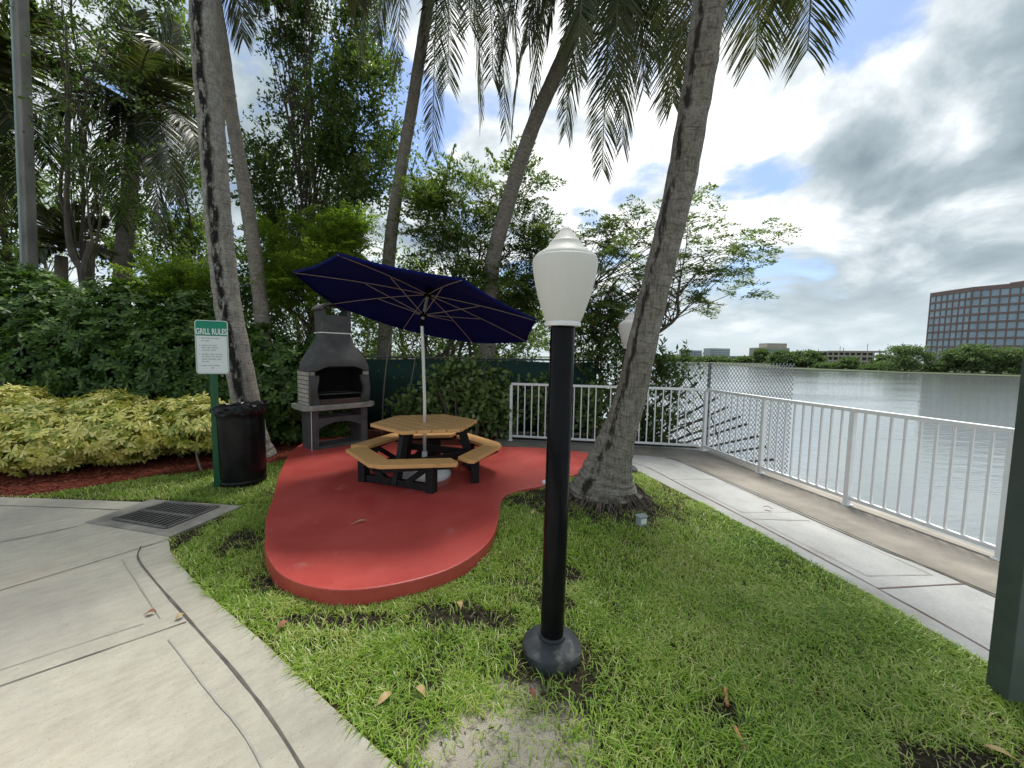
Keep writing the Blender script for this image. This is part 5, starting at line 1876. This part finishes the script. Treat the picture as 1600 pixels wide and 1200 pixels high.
fallen('pale yellow leaf on the grass beside the pavement edge', -.55, 1.66, .03, .9, .085, .045, 'dryleaf')
fallen('curled beige leaf on the grass right of the pale yellow leaf', -.40, 1.70, .035, 2.4, .07, .04, 'dryleaf')
fallen('thin yellow leaf lying on the red patio', -1.30, 3.30, .122, .5, .12, .03, 'dryleaf')
fallen('rusty brown leaf on the pale pavement', -2.13, 2.22, .022, .3, .06, .04, 'brownleaf')
fallen('yellow tan leaf on the pavement near the brown leaf', -1.93, 2.19, .022, 1.2, .055, .035, 'dryleaf')
fallen('brown leaf in the grass under the curved patio edge', -1.28, 2.12, .035, 1.0, .07, .045, 'brownleaf')
fallen('tan leaf in the grass between the patio and the lamp post', -.30, 2.33, .035, 1.9, .07, .04, 'dryleaf')
fallen('beige leaf in the grass right behind the black lamp post', .34, 2.62, .035, .4, .065, .04, 'dryleaf')
fallen('tan leaf on the dark soil left of the palm roots', .22, 3.62, .10, 1.1, .08, .045, 'dryleaf')
fallen('reddish leaf on the sandy bare patch', .12, 1.72, .014, 2.2, .05, .03, 'brownleaf')
fallen('dry leaf on the dark soil by the square green post', 2.0, 1.47, .02, 2.6, .11, .04, 'dryleaf')
fallen('small dark leaf on the waterside walkway', 2.72, 4.02, .034, 2.7, .09, .035, 'brownleaf')
for i, (x, y, a, lb) in enumerate([(1.03, 1.72, 1.2, 'orange plastic pipe piece in the bare hole in the lawn'), (.98, 1.52, 1.5, 'short orange pipe stub nearer the camera than the bare hole')]):
    b = MB()
    d_ = Vector((math.cos(a), math.sin(a), .1)) * .045
    b.tube([Vector((x, y, .02)) - d_, Vector((x, y, .02)) + d_], .008, 8)
    tag(b.build('pipe_piece', M['terracotta']), lb, 'pipe')

# ------------------------------------------------------------------ far shore
GZ = -1.1
of = thing('office_building', 'red brown office tower with rows of blue windows across the lake', 'office building', (222, 178, GZ))
top_z, FH, rows = 37.0, 3.72, 9
fA, fB, fC, fD, fE_ = Vector((213.4, 203)), Vector((213.7, 185)), Vector((240, 142)), Vector((272, 162)), Vector((248, 222))
foot = [fA, fB, fC, fD, fE_]
b = MB()
core = [q + (Vector((242, 183)) - q).normalized() * .55 for q in foot]
b.prism([tuple(q) for q in core], GZ, top_z - .4)
b.build('core', M['fardark'], of)
b = MB()
wins = []


def face(p0, p1, ncol):
    tg = (p1 - p0).normalized()
    L = (p1 - p0).length
    nn = Vector((tg.y, -tg.x))
    if nn.dot((p0 + p1) / 2 - Vector((242, 183))) < 0:
        nn = -nn
    cw = L / ncol
    inn = -nn * .3
    for r_ in range(rows + 1):
        zt = top_z - 2.0 - r_ * FH
        zb = zt - 2.82
        # band under each window row
        b.beam((p0.x + inn.x, p0.y + inn.y, zt + (.45 if r_ else 1.0)), (p1.x + inn.x, p1.y + inn.y, zt + (.45 if r_ else 1.0)), .6, .9 if r_ else 2.0)
        if r_ == rows:
            break
        for c_ in range(ncol):
            a_ = p0 + tg * (c_ * cw + .16) - nn * .38
            e_ = p0 + tg * ((c_ + 1) * cw - .16) - nn * .38
            wins.append((a_, e_, zb, zt, r_, c_))
    for c_ in range(ncol + 1):
        q = p0 + tg * (c_ * cw) + inn * 1.02
        b.beam((q.x, q.y, GZ), (q.x, q.y, top_z - .1), .32, .5, up=(tg.x, tg.y, 0))
    for zz in (top_z - 2.0 - rows * FH - 1.4, GZ + .5):
        if zz > GZ:
            b.beam((p0.x + inn.x, p0.y + inn.y, zz), (p1.x + inn.x, p1.y + inn.y, zz), .58, .8)


face(fA, fB, 7)
n_left = len(wins)
face(fB, fC, 18)
b.prism([tuple(q + (Vector((242, 183)) - q).normalized() * .2) for q in foot], top_z - .5, top_z + .05)
b.build('facade', M['facade'], of)
b = MB()
b.box((230, 178, top_z + .8), (7, 7, 1.6))
b.build('roof_box', M['facade'], of)
show = [w_ for i, w_ in enumerate(wins) if (i < n_left and w_[5] >= 3) or (i >= n_left and w_[5] < 7)]
show = sorted(show, key=lambda w_: w_[4])[:99]
rest = [w_ for w_ in wins if w_ not in show]
for a_, e_, zb, zt, r_, c_ in show:
    b = MB()
    b.beam((a_.x, a_.y, (zb + zt) / 2), (e_.x, e_.y, (zb + zt) / 2), .12, zt - zb)
    m_ = (a_ + e_) / 2
    b.build('window', M['glass'], of)
b = MB()
for a_, e_, zb, zt, r_, c_ in rest:
    b.beam((a_.x, a_.y, (zb + zt) / 2), (e_.x, e_.y, (zb + zt) / 2), .12, zt - zb)
tag(b.build('window', M['glass'], of), kind='stuff')

ga = thing('parking_garage', 'low open beige parking garage across the lake left of the office tower', 'parking garage', (170, 205, GZ))
g0_, g1_ = at(1293, 560, 215), at(1384, 560, 200)
b = MB()
for z in (1.6, 4.2, 6.6):
    b.beam((g0_.x, g0_.y, z), (g1_.x, g1_.y, z), .5, 1.0)
    b.beam((g0_.x, g0_.y + 14, z), (g1_.x, g1_.y + 14, z), .5, 1.0)
for i in range(11):
    q = g0_.lerp(g1_, i / 10)
    b.beam((q.x, q.y + .1, GZ), (q.x, q.y + .1, 7.0), .55, .55, up=(0, 1, 0))
b.build('decks', M['garage'], ga)
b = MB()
b.beam((g0_.x + .3, g0_.y + 7, 2.6), (g1_.x - .3, g1_.y + 7, 2.6), 10, 7.2)  # solid near-black block, painted shade between the open decks
b.build('interior_shade', M['fardark'], ga)


def block(name, label, px0, px1, ptop, Y, depth, wall, glass, rows_, cols, step=None):
    a_, c_ = at(px0, ptop, Y), at(px1, ptop, Y)
    t = thing(name, label, 'building', ((a_.x + c_.x) / 2, Y, GZ))
    h_ = a_.z
    b = MB()
    b.box(((a_.x + c_.x) / 2, Y + depth / 2, (h_ + GZ) / 2), (c_.x - a_.x, depth, h_ - GZ))
    if step:
        s0, s1, pz = step
        q0, q1 = at(s0, pz, Y), at(s1, pz, Y)
        b.box(((q0.x + q1.x) / 2, Y + depth / 2, (q0.z + h_) / 2), (q1.x - q0.x, depth * .7, q0.z - h_))
    b.build('wall', M[wall], t)
    W0 = c_.x - a_.x
    hh = (h_ - 1.5 - 2) / rows_
    for r_ in range(rows_):
        b = MB()
        for k_ in range(cols):
            x = a_.x + W0 * (k_ + .5) / cols
            b.box((x, Y - .05, h_ - 1 - hh * (r_ + .5)), (W0 / cols * .78, .3, hh * .55))
        b.build('window_band', M[glass], t)
    return t


block('office_block', 'small grey blue glass block in the far distance left of the mesh fence post', 1110, 1141, 544, 400, 14, 'farwhite', 'farblue', 4, 5)
block('office_block', 'pale distant block at the left end of the far shore', 1070, 1097, 547, 420, 14, 'farwhite', 'farblue', 3, 6)
block('office_block', 'stepped beige and blue building behind the far trees', 1189, 1234, 543, 330, 16, 'farbeige', 'farblue', 3, 7, step=(1202, 1233, 536))
block('low_building', 'long low white building at the waterline in the distance', 1143, 1182, 556, 380, 10, 'farwhite', 'fardark', 1, 7)
mast_where = ['leftmost thin mast on the far skyline', 'thin mast just left of the garage', 'thin mast above the left end of the garage', 'tallest thin mast above the garage', 'thin mast above the right end of the garage', 'thin mast just right of the garage']
for i, (px, py) in enumerate([(1279, 545), (1313, 541), (1318, 543), (1356, 537), (1400, 543), (1411, 535)]):
    q = at(px, py, 260)
    mt = thing('antenna_mast', mast_where[i], 'mast', (q.x, q.y, GZ))
    b = MB()
    b.tube([(q.x, q.y, GZ), (q.x, q.y, q.z)], [.22, .12], 6)
    b.build('pole', M['iron'], mt)
    b = MB()
    b.box((q.x, q.y, q.z - 1), (.7, .1, .12))
    b.box((q.x, q.y, q.z - 1.8), (.5, .1, .12))
    b.build('antenna', M['iron'], mt)

# far trees: each a trunk and a crown of leaf clumps
ft = [(1185, 545, 1205, 572, 300), (1212, 549, 1250, 576, 170), (1248, 548, 1296, 579, 165), (1292, 568, 1326, 581, 150), (1328, 560, 1356, 582, 145), (1356, 571, 1388, 583, 140), (1380, 556, 1414, 583, 140), (1398, 541, 1472, 584, 128),
      (1466, 570, 1496, 585, 125), (1492, 545, 1540, 587, 122), (1520, 538, 1572, 588, 118), (1555, 543, 1612, 589, 116), (1600, 540, 1660, 590, 114), (1228, 551, 1262, 573, 240), (1262, 552, 1292, 570, 230), (1150, 559, 1190, 570, 330), (1090, 560, 1150, 569, 350), (1030, 559, 1092, 569, 360), (1660, 540, 1740, 590, 112)]
fw = ['small pale tree beside the stepped building', 'low round tree left of the garage trees', 'dark round tree at the left of the garage', 'small bush tree in front of the left garage end', 'round bush tree in front of the garage middle', 'small bush tree in front of the right garage end', 'tree at the right end of the garage',
      'broad spreading tree left of the office tower', 'low bush in front of the office tower base', 'rounded tree in front of the office tower', 'tall bushy tree in front of the tower right half', 'bushy shore tree beside the square green post', 'shore tree hidden partly by the green post', 'tree behind the left shore trees', 'tree behind the dark round tree',
      'thin tree line by the long low building', 'distant tree clump below the grey blocks', 'distant tree clump at the left end of the far shore', 'shore tree past the right edge']
for i, (x0_, y0_, x1_, y1_, Y) in enumerate(ft):
    a_, c_ = at(x0_, y0_, Y), at(x1_, y1_, Y)
    cx_, hw = (a_.x + c_.x) / 2, (c_.x - a_.x) / 2
    zt = a_.z
    t_ = thing('shore_tree', fw[i] + ' across the lake', 'tree', (cx_, Y, -1.5), group='trees along the far shore')
    r = np.random.default_rng(300 + i)
    sc = hw / 6 if hw > 3 else .6
    n_cl = int(46 + hw * 4)
    hh = zt - GZ
    th_ = r.uniform(0, 2 * PI, n_cl)
    rr = np.sqrt(r.random(n_cl))
    zz = -1.4 + (hh + .3) * (.04 + .92 * r.random(n_cl) ** .8)
    lim = np.sqrt(np.clip(1 - ((zz - GZ) / hh * 1.0 - .15) ** 2 * 1.2, .05, 1))
    cl = np.stack([cx_ + hw * rr * lim * np.cos(th_), Y + 4 + min(hw, 5) * rr * lim * np.sin(th_), zz], 1)
    kk = 110
    cs = np.repeat(cl, kk, 0) + r.normal(size=(n_cl * kk, 3)) * np.array([1, 1, .45]) * max(.45, hw * .13)
    cs[:, 2] = np.maximum(cs[:, 2], -1.55)
    dd = unit(r.normal(size=cs.shape) + np.array([0, 0, .2]))
    lsz = max(.4, Y * .0045)
    v, l, s = leaf_quads(cs, dd, unit(np.cross(dd, r.normal(size=cs.shape))), r.uniform(.7, 1.3, len(cs)) * lsz, r.uniform(.4, .8, len(cs)) * lsz)
    link('crown', npmesh('crown', v, l, s, M['fartree']), t_)
    b = MB()
    b.tube([(cx_, Y + 4, GZ - .3), (cx_ + .2, Y + 4, GZ + hh * .55)], [.35, .15], 7)
    for q in range(4):
        e = cl[q * 5]
        b.tube([(cx_ + .1, Y + 4, GZ + hh * .3), tuple(e)], [.15, .05], 5)
    b.build('trunk', M['bark'], t_)
